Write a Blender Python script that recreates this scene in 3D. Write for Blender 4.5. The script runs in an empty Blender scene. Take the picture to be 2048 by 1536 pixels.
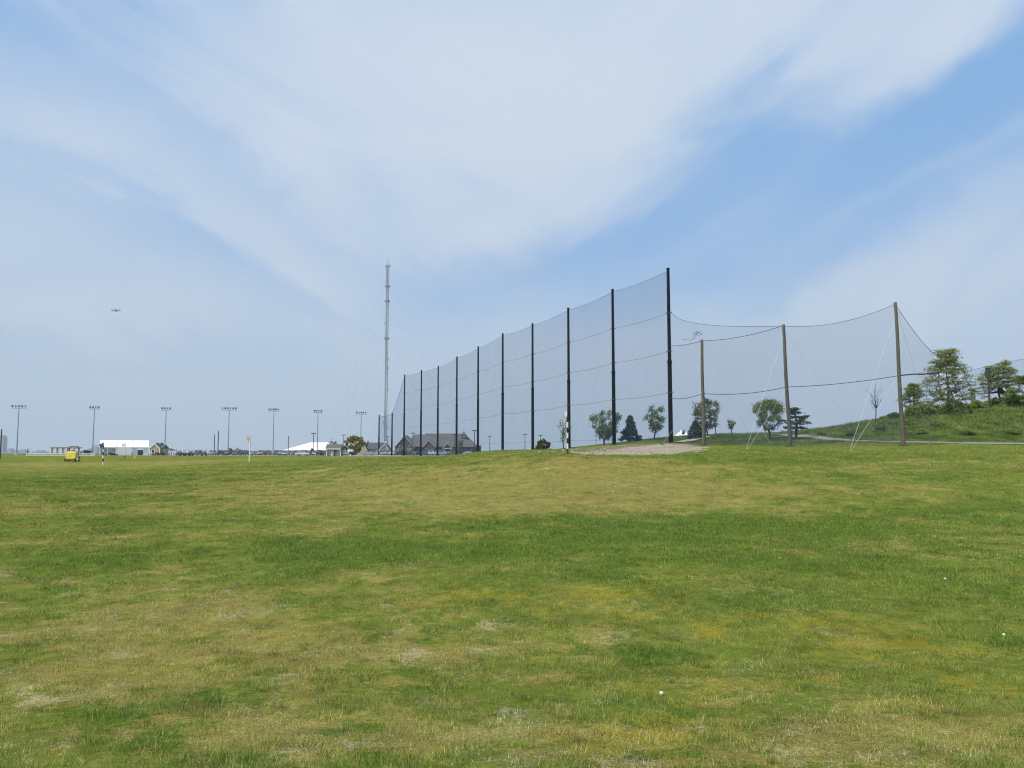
import bpy, math, random
import numpy as np
from mathutils import Vector, Matrix
R = math.radians
scene = bpy.context.scene
COL = scene.collection
rng = np.random.default_rng(7)
random.seed(7)

# ------------------------------------------------------------------ camera model
F, CX, CY, HOR, EYE = 1600.0, 1024.0, 768.0, 905.0, 1.6
TP = (HOR - CY) / F                      # tan(pitch)
PITCH = math.atan(TP)

def tan_el(row):                          # z/y slope of an image row (centre column)
    q = (CY - row) / F
    return (q + TP) / (1 - q * TP)

def P(px, row, Y):                        # world point seen at (px,row) at world depth Y
    t = tan_el(row)
    z = t * Y
    depth = Y * math.cos(PITCH) + z * math.sin(PITCH)
    return Vector(((px - CX) / F * depth, Y, EYE + z))

# ------------------------------------------------------------------ numpy noise
def _h(ix, iy, s):
    a = (ix.astype(np.int64) * 374761393 + iy.astype(np.int64) * 668265263 + s * 974711) & 0x7fffffff
    a = ((a ^ (a >> 13)) * 1274126177) & 0x7fffffff
    a = (a ^ (a >> 16)) & 0xffff
    return a / 65535.0
def vnoise(x, y, s=0):
    x = np.asarray(x, float); y = np.asarray(y, float)
    ix = np.floor(x); iy = np.floor(y); fx = x - ix; fy = y - iy
    fx = fx * fx * (3 - 2 * fx); fy = fy * fy * (3 - 2 * fy)
    a = _h(ix, iy, s); b = _h(ix + 1, iy, s); c = _h(ix, iy + 1, s); d = _h(ix + 1, iy + 1, s)
    return (a * (1 - fx) + b * fx) * (1 - fy) + (c * (1 - fx) + d * fx) * fy
def fbm(x, y, s=0, o=4):
    v = 0; a = .5; t = 0
    for i in range(o):
        v = v + a * vnoise(x, y, s + i * 17); t += a; a *= .5; x = x * 2.03 + 5.1; y = y * 2.01 + 1.7
    return v / t
def sstep(a, b, x):
    t = np.clip((x - a) / (b - a), 0, 1); return t * t * (3 - 2 * t)

# ------------------------------------------------------------------ terrain
near = {3: 1850, 5.5: 1538, 8: 1390, 11: 1280}
cols = {
 -400: {15: 1190, 22: 1100, 30: 1045, 40: 1005, 50: 983, 60: 967, 75: 950, 90: 939, 105: 931, 125: 922.5, 160: 917},
 100: {15: 1190, 22: 1100, 30: 1045, 40: 1003, 50: 980, 60: 965, 75: 949, 90: 938, 105: 930.5, 125: 922, 160: 916.5},
 500: {15: 1180, 22: 1092, 30: 1043, 40: 1000, 50: 973, 60: 955, 75: 936, 90: 923.5, 105: 920, 125: 917, 160: 914},
 750: {15: 1175, 22: 1085, 30: 1040, 40: 987, 50: 952, 60: 933, 75: 921, 90: 916.5, 105: 914, 125: 913, 160: 912.5},
 900: {15: 1172, 22: 1083, 30: 1036, 40: 982, 50: 938, 60: 918, 75: 912, 90: 911, 105: 911, 125: 911.5, 160: 912},
 960: {15: 1170, 22: 1082, 30: 1035, 40: 980, 50: 931, 60: 909, 75: 904.5, 90: 907, 105: 909, 125: 910, 160: 911},
 1020: {15: 1168, 22: 1082, 30: 1034, 40: 978, 50: 926, 60: 905, 75: 901, 90: 902.5, 105: 904, 125: 906, 160: 909},
 1130: {15: 1166, 22: 1081, 30: 1032, 40: 972, 50: 916, 54: 908.5, 60: 905.5, 75: 902, 90: 900, 105: 898.5, 127: 897.5, 140: 896, 160: 900},
 1225: {15: 1166, 22: 1081, 30: 1032, 40: 972, 50: 924, 60: 911, 75: 905, 90: 899, 105: 892.5, 113: 890.5, 125: 887, 140: 885.5, 160: 890},
 1337: {15: 1165, 22: 1082, 30: 1032, 40: 974, 50: 930, 60: 911, 75: 898, 90: 888.5, 100: 886.5, 110: 881, 125: 874.5, 140: 874, 160: 880},
 1405: {15: 1165, 22: 1083, 30: 1032, 40: 974, 50: 930, 60: 909, 75: 898, 88: 892, 100: 884, 110: 875, 120: 870.5, 140: 871, 160: 880},
 1580: {15: 1165, 22: 1085, 30: 1030, 40: 970, 50: 926, 60: 908, 70: 899, 82: 893.5, 90: 882, 100: 873, 110: 868, 125: 865, 140: 866, 160: 876},
 1700: {15: 1166, 22: 1087, 30: 1030, 40: 968, 50: 930, 64: 905.5, 72: 898, 80: 891, 86: 881, 95: 866, 105: 856, 115: 851, 130: 853, 160: 868},
 1806: {15: 1168, 22: 1088, 30: 1030, 40: 966, 50: 925, 60: 907, 70: 897.5, 76: 892.5, 82: 886.5, 88: 876, 95: 858, 105: 841, 115: 833, 130: 834, 160: 855},
 2048: {15: 1170, 22: 1090, 30: 1030, 40: 965, 50: 922, 60: 905, 70: 899, 76: 894, 82: 889.5, 86: 881, 92: 852, 100: 826, 110: 808, 120: 803, 140: 805, 160: 825},
 2500: {15: 1172, 22: 1090, 30: 1030, 40: 965, 50: 922, 60: 905, 70: 899, 76: 894, 82: 889.5, 86: 881, 92: 850, 100: 820, 110: 800, 120: 795, 140: 795, 160: 815},
}
def pchip(xk, yk, x):
    """monotone cubic; yk may be (n,) or (n,m) evaluated along axis 0 at scalar array x"""
    xk = np.asarray(xk, float); yk = np.asarray(yk, float)
    h = np.diff(xk); sh = (-1,) + (1,) * (yk.ndim - 1)
    dl = np.diff(yk, axis=0) / h.reshape(sh)
    m = np.zeros_like(yk)
    p = dl[:-1] * dl[1:]
    w1 = (2 * h[1:] + h[:-1]).reshape(sh); w2 = (h[1:] + 2 * h[:-1]).reshape(sh)
    with np.errstate(divide='ignore', invalid='ignore'):
        mm = (w1 + w2) / (w1 / dl[:-1] + w2 / dl[1:])
    m[1:-1] = np.where(p > 0, mm, 0); m[0] = dl[0]; m[-1] = dl[-1]
    x = np.clip(x, xk[0], xk[-1])
    i = np.clip(np.searchsorted(xk, x) - 1, 0, len(xk) - 2)
    t = ((x - xk[i]) / h[i]).reshape((-1,) + (1,) * (yk.ndim - 1)); hh = h[i].reshape(t.shape)
    t2 = t * t; t3 = t2 * t
    return (2*t3-3*t2+1)*yk[i] + (t3-2*t2+t)*hh*m[i] + (-2*t3+3*t2)*yk[i+1] + (t3-t2)*hh*m[i+1]

LY0, LY1, NY = math.log(1.0), math.log(12000.0), 900
lys = np.linspace(LY0, LY1, NY); Ys = np.exp(lys)
cpx = sorted(cols); tab = []
for c in cpx:
    d = dict(near); d.update(cols[c])
    ks = sorted(d); zz = [EYE + tan_el(d[k]) * k for k in ks]
    ks = [1.0] + ks + [215, 300, 1000, 12000]; zz = [0.0] + zz + [.62, .66, .66, .6]
    tab.append(pchip(np.log(ks), zz, lys))
tab = np.array(tab)
PX0, PX1, NP = -400.0, 2500.0, 581
pxs = np.linspace(PX0, PX1, NP)
TAB = pchip(np.array(cpx, float), tab, pxs)          # (NP, NY)
# soften creases
for _ in range(3):
    TAB[1:-1] = .25 * TAB[:-2] + .5 * TAB[1:-1] + .25 * TAB[2:]

def H0(X, Y):
    X = np.asarray(X, float); Y = np.asarray(Y, float)
    r = np.hypot(X, Y)
    a = np.arctan2(X, Y)
    ac = np.clip(a, -R(52), R(52))
    Yd = np.maximum(r * np.cos(ac), 1.0)
    px = CX + F * np.tan(ac)
    u = np.clip((px - PX0) / (PX1 - PX0) * (NP - 1), 0, NP - 1.001)
    v = np.clip((np.log(Yd) - LY0) / (LY1 - LY0) * (NY - 1), 0, NY - 1.001)
    i = u.astype(int); j = v.astype(int); fu = u - i; fv = v - j
    z = (TAB[i, j]*(1-fu)+TAB[i+1, j]*fu)*(1-fv) + (TAB[i, j+1]*(1-fu)+TAB[i+1, j+1]*fu)*fv
    back = sstep(R(60), R(150), np.abs(a))
    z = z * (1 - back) + (-.2) * back
    return z
def Hh(X, Y):
    X = np.asarray(X, float); Y = np.asarray(Y, float)
    r = np.hypot(X, Y)
    z = H0(X, Y)
    amp = np.clip(r / 8, .25, 1) * np.clip(1 - (r - 200) / 100, 0, 1)
    z = z + amp * ((fbm(X * .35, Y * .35, 3, 3) - .5) * .10 + (fbm(X * 1.7, Y * 1.7, 9, 3) - .5) * .09)
    # rough hillside on the right
    hill = sstep(2.9, 4.2, z) * sstep(84, 92, Y)
    z = z + hill * (fbm(X * .5, Y * .5, 21, 3) - .5) * .5
    sm = np.exp(-((X - 13) / 10) ** 4 - ((Y - 76) / 15) ** 4)
    z = z + sm * ((fbm(X * .9, Y * .9, 43, 4) - .45) * .30 + .08)
    # gravel berm lumps
    b = np.exp(-((X - 8) / 9) ** 2 - ((Y - 95) / 16) ** 2)
    z = z + b * (fbm(X * .8, Y * .8, 33, 3) - .5) * .35
    return z
def hz(x, y): return float(Hh(np.array([x]), np.array([y]))[0])

def G(px, row):                            # first ground point on that sight line
    Y = np.exp(np.linspace(math.log(3), math.log(400), 1400))
    t = tan_el(row); zr = EYE + t * Y
    depth = Y * math.cos(PITCH) + t * Y * math.sin(PITCH)
    X = (px - CX) / F * depth
    zg = H0(X, Y)
    k = np.argmax(zg >= zr)
    if not (zg >= zr).any(): k = int(np.argmin(zr - zg))
    return Vector((float(X[k]), float(Y[k]), hz(X[k], Y[k])))
def GY(px, Y):                             # ground point in that column at depth Y
    x = (px - CX) / F * Y * math.cos(PITCH)
    return Vector((x, Y, hz(x, Y)))

# ------------------------------------------------------------------ turf fields
patches = []
def E(kind, px, row, rx, ry, s):
    c = G(px, row); a = G(px, row - ry); b = G(px, row + ry)
    patches.append((kind, c.x, c.y, rx * c.y / F, max((a.y - b.y) / 2, .3), s))
for a in [
 ('dry', 720, 975, 330, 32, 1.0), ('dry', 1000, 985, 260, 38, 1.0), ('dry', 1330, 955, 210, 30, 1.15), ('dry', 1120, 945, 180, 20, .7),
 ('dry', 430, 978, 70, 12, .9), ('dry', 620, 1057, 60, 9, .9), ('dry', 560, 955, 180, 10, .7), ('dry', 320, 926, 240, 5, .9), ('dry', 60, 929, 120, 4, .9),
 ('dry', 620, 935, 220, 5, .7), ('dry', 1880, 925, 160, 6, .9), ('dry', 1660, 940, 90, 7, .9), ('dry', 1830, 950, 120, 8, .6), ('dry', 1780, 970, 80, 5, .8),
 ('dry', 1250, 921, 120, 5, .8), ('dry', 1950, 1000, 130, 12, .4), ('dry', 1480, 1000, 90, 10, .5), ('dry', 900, 1020, 150, 14, .6),
 ('dry', 250, 1240, 300, 50, .45), ('dry', 500, 1330, 420, 70, .55), ('dry', 150, 1330, 200, 60, .6), ('dry', 900, 1300, 300, 60, .5), ('dry', 900, 1450, 400, 70, .55),
 ('dry', 400, 1480, 300, 50, .6), ('dry', 1500, 1420, 250, 70, .35), ('dry', 1900, 1420, 200, 60, .4), ('dry', 1750, 1100, 200, 25, .35),
 ('dry', 60, 1010, 200, 12, .5), ('dry', 200, 1075, 220, 16, .5), ('dry', 150, 1150, 300, 20, .4),
 ('yellow', 1240, 945, 110, 12, .6), ('yellow', 900, 962, 160, 14, .35), ('yellow', 520, 1068, 220, 10, .8), ('yellow', 1000, 1195, 260, 24, .9), ('yellow', 1200, 1180, 120, 14, .7),
 ('yellow', 1450, 1250, 260, 34, .7), ('yellow', 1900, 1340, 190, 44, .8), ('yellow', 1750, 1290, 160, 30, .8), ('yellow', 1650, 1235, 120, 16, .6),
 ('yellow', 1380, 1400, 120, 50, .8), ('yellow', 700, 1400, 200, 40, .5), ('yellow', 300, 1330, 130, 24, .5), ('yellow', 1560, 1075, 130, 12, .4),
 ('yellow', 1550, 1345, 160, 40, .45), ('yellow', 450, 1300, 140, 26, .5), ('yellow', 1320, 1480, 200, 40, .5), ('yellow', 1640, 1120, 60, 6, .3),
 ('lush', 1150, 1075, 420, 40, 1.0), ('lush', 1500, 1050, 360, 34, .9), ('lush', 1450, 925, 260, 7, .6), ('lush', 1700, 915, 360, 9, .4), ('lush', 600, 1100, 320, 26, .8),
 ('lush', 300, 1050, 200, 12, .5), ('lush', 1380, 1300, 120, 26, 1.0), ('lush', 1960, 1180, 160, 40, .9), ('lush', 1800, 1130, 260, 20, .8), ('lush', 120, 1290, 150, 26, .8),
 ('lush', 180, 1450, 150, 36, .9), ('lush', 400, 1520, 120, 20, .8), ('lush', 1960, 1275, 110, 22, .9), ('lush', 820, 1110, 260, 16, .8), ('lush', 1900, 1040, 180, 20, .6), ('lush', 300, 1000, 250, 8, .6),
 ('lush', 750, 1290, 60, 14, .6), ('lush', 600, 905 + 30, 260, 3, .5), ('lush', 900, 1390, 80, 18, .5), ('lush', 1560, 1130, 300, 20, .8), ('lush', 1000, 925, 120, 5, .8),
 ('lush', 1100, 955, 60, 6, .9), ('lush', 960, 962, 50, 5, .8), ('lush', 1180, 975, 70, 6, .8), ('lush', 860, 950, 60, 5, .7), ('lush', 1040, 935, 90, 4, .8), ('lush', 200, 960, 260, 14, .7), ('lush', 1750, 955, 240, 12, .5), ('lush', 1850, 1010, 260, 16, .7), ('lush', 100, 1110, 200, 14, .5),
 ('bare', 640, 939.5, 75, 1.3, 1.2), ('bare', 1600, 939, 40, 2.5, .9), ('bare', 1545, 962, 40, 2, .9), ('bare', 1810, 1086, 45, 3, .9), ('bare', 1930, 965, 100, 6, .5), ('bare', 2010, 1090, 25, 3, .8),
 ('bare', 130, 1190, 60, 7, .8), ('bare', 280, 1300, 60, 9, .8), ('bare', 480, 1215, 60, 7, .7), ('bare', 60, 1400, 90, 12, .8), ('bare', 480, 1270, 40, 7, .8), ('bare', 620, 1235, 40, 6, .6),
 ('bare', 1015, 1245, 30, 3, .9), ('bare', 1040, 1440, 40, 6, .7), ('bare', 720, 1490, 70, 14, .8), ('bare', 950, 1300, 60, 8, .6), ('bare', 750, 1270, 70, 6, .7), ('bare', 1180, 1410, 90, 9, .7),
 ('bare', 960, 945, 60, 3, .8), ('bare', 1250, 968, 50, 3, .4), ('bare', 300, 1360, 90, 8, .6), ('bare', 30, 1510, 70, 12, .7),
]: E(*a)

def poly_mask(X, Y, pts, soft=.6):
    """signed-distance-like soft inside mask of a polygon"""
    inside = np.zeros(X.shape, bool); dist = np.full(X.shape, 1e9)
    n = len(pts)
    for i in range(n):
        x1, y1 = pts[i]; x2, y2 = pts[(i + 1) % n]
        c = ((y1 > Y) != (y2 > Y)) & (X < (x2 - x1) * (Y - y1) / (y2 - y1 + 1e-12) + x1)
        inside ^= c
        L2 = (x2-x1)**2 + (y2-y1)**2 + 1e-9
        t = np.clip(((X-x1)*(x2-x1) + (Y-y1)*(y2-y1)) / L2, 0, 1)
        dist = np.minimum(dist, np.hypot(X - x1 - t*(x2-x1), Y - y1 - t*(y2-y1)))
    sd = np.where(inside, dist, -dist)
    return sstep(-soft, soft, sd)
def gp(lst): return [(G(a, b).x, G(a, b).y) for a, b in lst]
SAND = gp([(1140, 906), (1200, 902), (1255, 895), (1300, 890), (1340, 888), (1380, 890), (1398, 895), (1412, 897.5), (1395, 903), (1365, 907.5), (1290, 910), (1200, 911), (1145, 909)])
BERM = gp([(1040, 904), (1090, 903), (1130, 899), (1180, 896), (1226, 891.5), (1290, 889), (1290, 893), (1240, 898), (1200, 903), (1140, 907), (1080, 907)])
def in_img(X, Y): return (Y > 2)
def fields(X, Y):
    X = np.asarray(X, float); Y = np.asarray(Y, float)
    f = {'dry': np.zeros(X.shape), 'yellow': np.zeros(X.shape), 'lush': np.zeros(X.shape), 'bare': np.zeros(X.shape)}
    r = np.hypot(X, Y)
    sc = np.clip(r / 14, .6, 4)
    wx = X + (fbm(X * .45, Y * .45, 51, 3) - .5) * 2.2 * sc * .6; wy = Y + (fbm(X * .45, Y * .45, 61, 3) - .5) * 3.5 * sc * .7
    for k, cx, cy, rx, ry, s in patches:
        q = ((wx - cx) / rx) ** 2 + ((wy - cy) / ry) ** 2
        f[k] += s * np.exp(-q * .9)
    n1 = fbm(X * .22, Y * .16, 71, 4); n2 = fbm(X * .9, Y * .8, 81, 4); n3 = fbm(X * 3.3, Y * 3.0, 91, 3)
    n4 = fbm(X * 1.9, Y * 1.6, 191, 4); n5 = fbm(X * 2.5, Y * 2.2, 291, 3)
    arc = np.hypot(X + 62, Y - 4); mow = np.sin(arc * 2 * np.pi / 4.6) * sstep(-2, -9, X) * sstep(14, 24, r) * (1 - sstep(95, 130, r))
    fr = 1 - sstep(11, 18, r)
    dry = f['dry'] * 1.05 - .10 + fr * .20 + (n1 - .5) * 1.2 + (n2 - .5) * 1.9 + (n3 - .5) * 1.2 - f['lush'] * .5 + mow * .10
    yel = f['yellow'] * .8 + (n4 - .5) * 1.5 + (n3 - .5) * .9 - .10 - f['lush'] * .15
    fore = 1 - sstep(12, 17, r)
    bare = f['bare'] * .75 + (n5 - .5) * 1.9 + (n2 - .5) * 1.0 - .22 + f['dry'] * .08 + fore * .14 * (X < 3) - f['lush'] * .4
    lush = f['lush'] * .8 + (fbm(X * .6, Y * .5, 141, 4) - .5) * 2.2 + (fbm(X * 2.6, Y * 2.2, 151, 3) - .5) * 1.2 - mow * .35
    sand = poly_mask(wx, wy, SAND, .9) ; berm = poly_mask(wx, wy, BERM, 2.0)
    return np.stack([np.clip(dry, -.5, 1.3), np.clip(yel, -.5, 1.2), np.clip(bare, -.6, 1.2), np.clip(lush, -.3, 1.2)], -1), np.stack([sand, berm], -1)

# ------------------------------------------------------------------ node helper
class Nd:
    def __init__(s, nt): s.nt = nt
    def new(s, t, **kw):
        n = s.nt.nodes.new(t)
        for k, v in kw.items(): setattr(n, k, v)
        return n
    def link(s, a, b): s.nt.links.new(a, b)
    def setv(s, sock, v):
        if isinstance(v, bpy.types.NodeSocket): s.link(v, sock)
        else: sock.default_value = v
    def m(s, op, a, b=0.0, c=0.0, clamp=False):
        n = s.new('ShaderNodeMath', operation=op); n.use_clamp = clamp
        s.setv(n.inputs[0], a); s.setv(n.inputs[1], b)
        if len(n.inputs) > 2: s.setv(n.inputs[2], c)
        return n.outputs[0]
    def mix(s, f, a, b, bt='MIX'):
        n = s.new('ShaderNodeMix', data_type='RGBA', blend_type=bt)
        s.setv(n.inputs[0], f)
        s.setv(n.inputs[6], a if not isinstance(a, tuple) else (*a, 1)[:4]); s.setv(n.inputs[7], b if not isinstance(b, tuple) else (*b, 1)[:4])
        return n.outputs[2]
    def ss(s, x, a, b):
        n = s.new('ShaderNodeMapRange', interpolation_type='SMOOTHSTEP')
        s.setv(n.inputs[0], x); n.inputs[1].default_value = a; n.inputs[2].default_value = b
        return n.outputs[0]
    def noise(s, vec, scale, detail=4, rough=.55, dist=0.0):
        n = s.new('ShaderNodeTexNoise'); n.inputs['Scale'].default_value = scale; n.inputs['Detail'].default_value = detail
        n.inputs['Roughness'].default_value = rough; n.inputs['Distortion'].default_value = dist
        if vec is not None: s.link(vec, n.inputs['Vector'])
        return n.outputs[0]

def new_mat(name):
    m = bpy.data.materials.new(name); m.use_nodes = True
    nt = m.node_tree; nt.nodes.clear()
    return m, Nd(nt)
MATS = {}
def mat(name, col, rough=.6, var=.12, scale=3.0, metal=0.0, stretch=None, bump=0.0, col2=None, spec=.5):
    if name in MATS: return MATS[name]
    m, n = new_mat(name)
    out = n.new('ShaderNodeOutputMaterial'); b = n.new('ShaderNodeBsdfPrincipled')
    tc = n.new('ShaderNodeTexCoord'); v = tc.outputs['Object']
    if stretch:
        mp = n.new('ShaderNodeMapping'); mp.inputs['Scale'].default_value = stretch; n.link(v, mp.inputs['Vector']); v = mp.outputs[0]
    nz = n.noise(v, scale, 5, .6)
    c2 = col2 if col2 else tuple(x * (1 - 2 * var) for x in col)
    c1 = col if col2 else tuple(min(1, x * (1 + var)) for x in col)
    c = n.mix(n.ss(nz, .3, .7), c2, c1)
    n.link(c, b.inputs['Base Color']); b.inputs['Roughness'].default_value = rough; b.inputs['Metallic'].default_value = metal
    b.inputs['Specular IOR Level'].default_value = spec
    if bump:
        bp = n.new('ShaderNodeBump'); bp.inputs['Distance'].default_value = bump; n.link(nz, bp.inputs['Height']); n.link(bp.outputs[0], b.inputs['Normal'])
    n.link(b.outputs[0], out.inputs[0]); MATS[name] = m
    return m

def turf_nodes(n, pos, blade=False):
    """returns colour socket; reads attribute turf (dry,yellow,bare,lush)"""
    at = n.new('ShaderNodeAttribute', attribute_name='turf')
    sep = n.new('ShaderNodeSeparateColor'); n.link(at.outputs['Color'], sep.inputs[0])
    dry, yel, bare = sep.outputs[0], sep.outputs[1], sep.outputs[2]; lush = at.outputs['Alpha']
    def off(k):
        v = n.new('ShaderNodeVectorMath', operation='ADD'); n.link(pos, v.inputs[0]); v.inputs[1].default_value = (k*13.7, k*7.3, k*3.1); return v.outputs[0]
    if blade:
        ra0 = n.new('ShaderNodeAttribute', attribute_name='rnd'); r0 = n.new('ShaderNodeSeparateColor'); n.link(ra0.outputs['Color'], r0.inputs[0])
        dry = n.m('ADD', dry, n.m('MULTIPLY', n.m('SUBTRACT', r0.outputs[1], .5), .75)); yel = n.m('ADD', yel, n.m('MULTIPLY', n.m('SUBTRACT', r0.outputs[2], .5), .5))
        lush = n.m('ADD', lush, n.m('MULTIPLY', n.m('SUBTRACT', r0.outputs[1], .5), -.6))
    na = n.noise(pos, 2.3, 6, .65); nb = n.noise(pos, 11.0, 5, .7); nc = n.noise(pos, 45.0, 4, .7); nm = n.noise(pos, .6, 5, .6)
    def jit(k, a, b, c_):
        p = off(k)
        return n.m('ADD', n.m('ADD', n.m('MULTIPLY', n.m('SUBTRACT', n.noise(p, 1.3, 5, .65), .5), a), n.m('MULTIPLY', n.m('SUBTRACT', n.noise(p, 6.0, 5, .7), .5), b)), n.m('MULTIPLY', n.m('SUBTRACT', n.noise(p, 26.0, 3, .7), .5), c_))
    g = n.mix(n.ss(nb, .3, .7), (.098, .148, .020), (.190, .246, .042))
    g = n.mix(n.ss(na, .35, .7), g, (.200, .232, .050))
    g = n.mix(n.m('MULTIPLY', n.ss(n.m('ADD', lush, jit(1, 1.2, 1.4, .8)), .1, .8), .85), g, n.mix(n.ss(nb, .3, .7), (.066, .122, .018), (.140, .215, .034)))
    d = n.ss(n.m('ADD', dry, jit(2, 2.0, 3.0, 2.0)), .12, .72)
    dc = n.mix(n.ss(nc, .35, .65), (.195, .168, .045), (.42, .37, .12))
    c = n.mix(n.m('MULTIPLY', d, .82), g, dc)
    y = n.ss(n.m('ADD', yel, jit(3, 1.4, 3.4, 2.6)), .36, .92)
    c = n.mix(n.m('MULTIPLY', y, .72), c, n.mix(n.ss(nc, .35, .65), (.225, .20, .028), (.38, .345, .052)))
    b = n.ss(n.m('ADD', bare, jit(4, 1.4, 3.4, 3.0)), .46, 1.0)
    c = n.mix(n.m('MULTIPLY', b, .72), c, n.mix(n.ss(nc, .35, .65), (.29, .255, .13), (.56, .50, .31)))
    mod = n.m('ADD', .62, n.m('ADD', n.m('ADD', n.m('MULTIPLY', n.noise(off(6), .9, 6, .7), .28), n.m('MULTIPLY', n.noise(off(7), 4.5, 4, .7), .24)), n.m('MULTIPLY', n.noise(off(8), 34.0, 3, .75), .24)))
    hv = n.new('ShaderNodeHueSaturation'); n.link(c, hv.inputs['Color']); n.link(n.m('ADD', n.m('MULTIPLY', n.m('SUBTRACT', mod, 1.0), 4.2), 1.0), hv.inputs['Value']); c = hv.outputs[0]
    return c, nb, nc, nm

# ground material
def ground_mat():
    m, n = new_mat('turf_ground')
    out = n.new('ShaderNodeOutputMaterial'); b = n.new('ShaderNodeBsdfPrincipled')
    geo = n.new('ShaderNodeNewGeometry'); pos = geo.outputs['Position']
    c, nb, nc, nm = turf_nodes(n, pos)
    # shade in the gaps between blades, put into the colour as dark noise
    vo = n.noise(pos, 120.0, 3, .7)
    c = n.mix(n.m('MULTIPLY', n.ss(vo, .55, .35), .45), c, n.mix(.5, c, (.02, .025, .008), 'MULTIPLY'))
    za = n.new('ShaderNodeAttribute', attribute_name='zone'); zs = n.new('ShaderNodeSeparateColor'); n.link(za.outputs['Color'], zs.inputs[0])
    sj = n.m('MULTIPLY', n.m('SUBTRACT', nm, .5), .5)
    s = n.ss(n.m('ADD', zs.outputs[0], sj), .35, .65)
    sn = n.noise(pos, 2.2, 9, .8)
    c = n.mix(s, c, n.mix(n.ss(sn, .3, .7), (.24, .21, .155), (.50, .45, .35)))
    be = n.ss(n.m('ADD', zs.outputs[1], n.m('MULTIPLY', n.m('SUBTRACT', n.noise(pos, .8, 6, .7), .5), 1.2)), .3, .7)
    be = n.m('MULTIPLY', be, n.m('SUBTRACT', 1.0, s))
    c = n.mix(n.m('MULTIPLY', be, .8), c, n.mix(n.ss(sn, .35, .65), (.17, .155, .105), (.28, .25, .185)))
    # rough hillside: deeper long-grass green
    hl = n.m('MULTIPLY', zs.outputs[2], 1.0)
    hc = n.mix(n.ss(n.noise(pos, .45, 6, .65), .38, .62), (.045, .078, .016), (.12, .16, .040))
    c = n.mix(n.m('MULTIPLY', hl, .85), c, hc)
    c = n.mix(1.0, c, (.80, .78, .78), 'MULTIPLY')  # self-shade of the turf put into the ground colour as overall darkening
    n.link(c, b.inputs['Base Color']); b.inputs['Roughness'].default_value = 1.0; b.inputs['Specular IOR Level'].default_value = 0
    bp = n.new('ShaderNodeBump'); bp.inputs['Distance'].default_value = .05; bp.inputs['Strength'].default_value = .8
    n.link(n.m('ADD', nb, n.m('MULTIPLY', nc, .5)), bp.inputs['Height']); n.link(bp.outputs[0], b.inputs['Normal'])
    n.link(b.outputs[0], out.inputs[0])
    return m
def blade_mat(name='grass_blades', hill=False):
    m, n = new_mat(name)
    out = n.new('ShaderNodeOutputMaterial')
    geo = n.new('ShaderNodeNewGeometry'); pos = geo.outputs['Position']
    c, nb, nc, nm = turf_nodes(n, pos, True)
    if hill:
        c = n.mix(n.ss(n.noise(pos, .45, 6, .65), .38, .62), (.050, .088, .018), (.150, .195, .048)); c = n.mix(n.m('MULTIPLY', n.ss(n.noise(pos, .9, 6, .7), .55, .68), .5), c, (.21, .20, .085))
    ra = n.new('ShaderNodeAttribute', attribute_name='rnd'); rs = n.new('ShaderNodeSeparateColor'); n.link(ra.outputs['Color'], rs.inputs[0])
    val = n.m('ADD', n.m('MULTIPLY', rs.outputs[0], 1.9), .45)
    hs = n.new('ShaderNodeHueSaturation'); n.link(c, hs.inputs['Color']); n.link(val, hs.inputs['Value'])
    n.link(n.m('ADD', n.m('MULTIPLY', rs.outputs[1], .035), .4825), hs.inputs['Hue']); hs.inputs['Saturation'].default_value = 1.0
    c = n.mix(n.m('MULTIPLY', n.ss(rs.outputs[2], .86, .9), .75), hs.outputs[0], (.42, .36, .20))
    d = n.new('ShaderNodeBsdfDiffuse'); t = n.new('ShaderNodeBsdfTranslucent'); mx = n.new('ShaderNodeMixShader'); mx.inputs[0].default_value = .3
    n.link(c, d.inputs[0]); n.link(c, t.inputs[0]); n.link(d.outputs[0], mx.inputs[1]); n.link(t.outputs[0], mx.inputs[2])
    n.link(mx.outputs[0], out.inputs[0])
    return m
def leaf_mat(name, c1, c2, trans=.35):
    if name in MATS: return MATS[name]
    m, n = new_mat(name)
    out = n.new('ShaderNodeOutputMaterial')
    ra = n.new('ShaderNodeAttribute', attribute_name='rnd'); rs = n.new('ShaderNodeSeparateColor'); n.link(ra.outputs['Color'], rs.inputs[0])
    geo = n.new('ShaderNodeNewGeometry')
    f = n.m('ADD', n.m('MULTIPLY', rs.outputs[0], .6), n.m('MULTIPLY', n.noise(geo.outputs['Position'], .9, 3, .6), .5), clamp=True)
    c = n.mix(f, c1, c2)
    d = n.new('ShaderNodeBsdfDiffuse'); t = n.new('ShaderNodeBsdfTranslucent'); mx = n.new('ShaderNodeMixShader'); mx.inputs[0].default_value = trans
    n.link(c, d.inputs[0]); n.link(c, t.inputs[0]); n.link(d.outputs[0], mx.inputs[1]); n.link(t.outputs[0], mx.inputs[2])
    n.link(mx.outputs[0], out.inputs[0]); MATS[name] = m
    return m
def net_mat(name, cover):
    m, n = new_mat(name)
    out = n.new('ShaderNodeOutputMaterial')
    geo = n.new('ShaderNodeNewGeometry')
    nz = n.noise(geo.outputs['Position'], .25, 4, .6)
    d = n.new('ShaderNodeBsdfDiffuse'); d.inputs[0].default_value = (.035, .075, .17, 1)
    t = n.new('ShaderNodeBsdfTransparent'); mx = n.new('ShaderNodeMixShader')
    n.link(n.m('ADD', n.m('MULTIPLY', nz, cover * .35), cover * .82), mx.inputs[0])
    n.link(t.outputs[0], mx.inputs[1]); n.link(d.outputs[0], mx.inputs[2]); n.link(mx.outputs[0], out.inputs[0])
    return m

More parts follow.
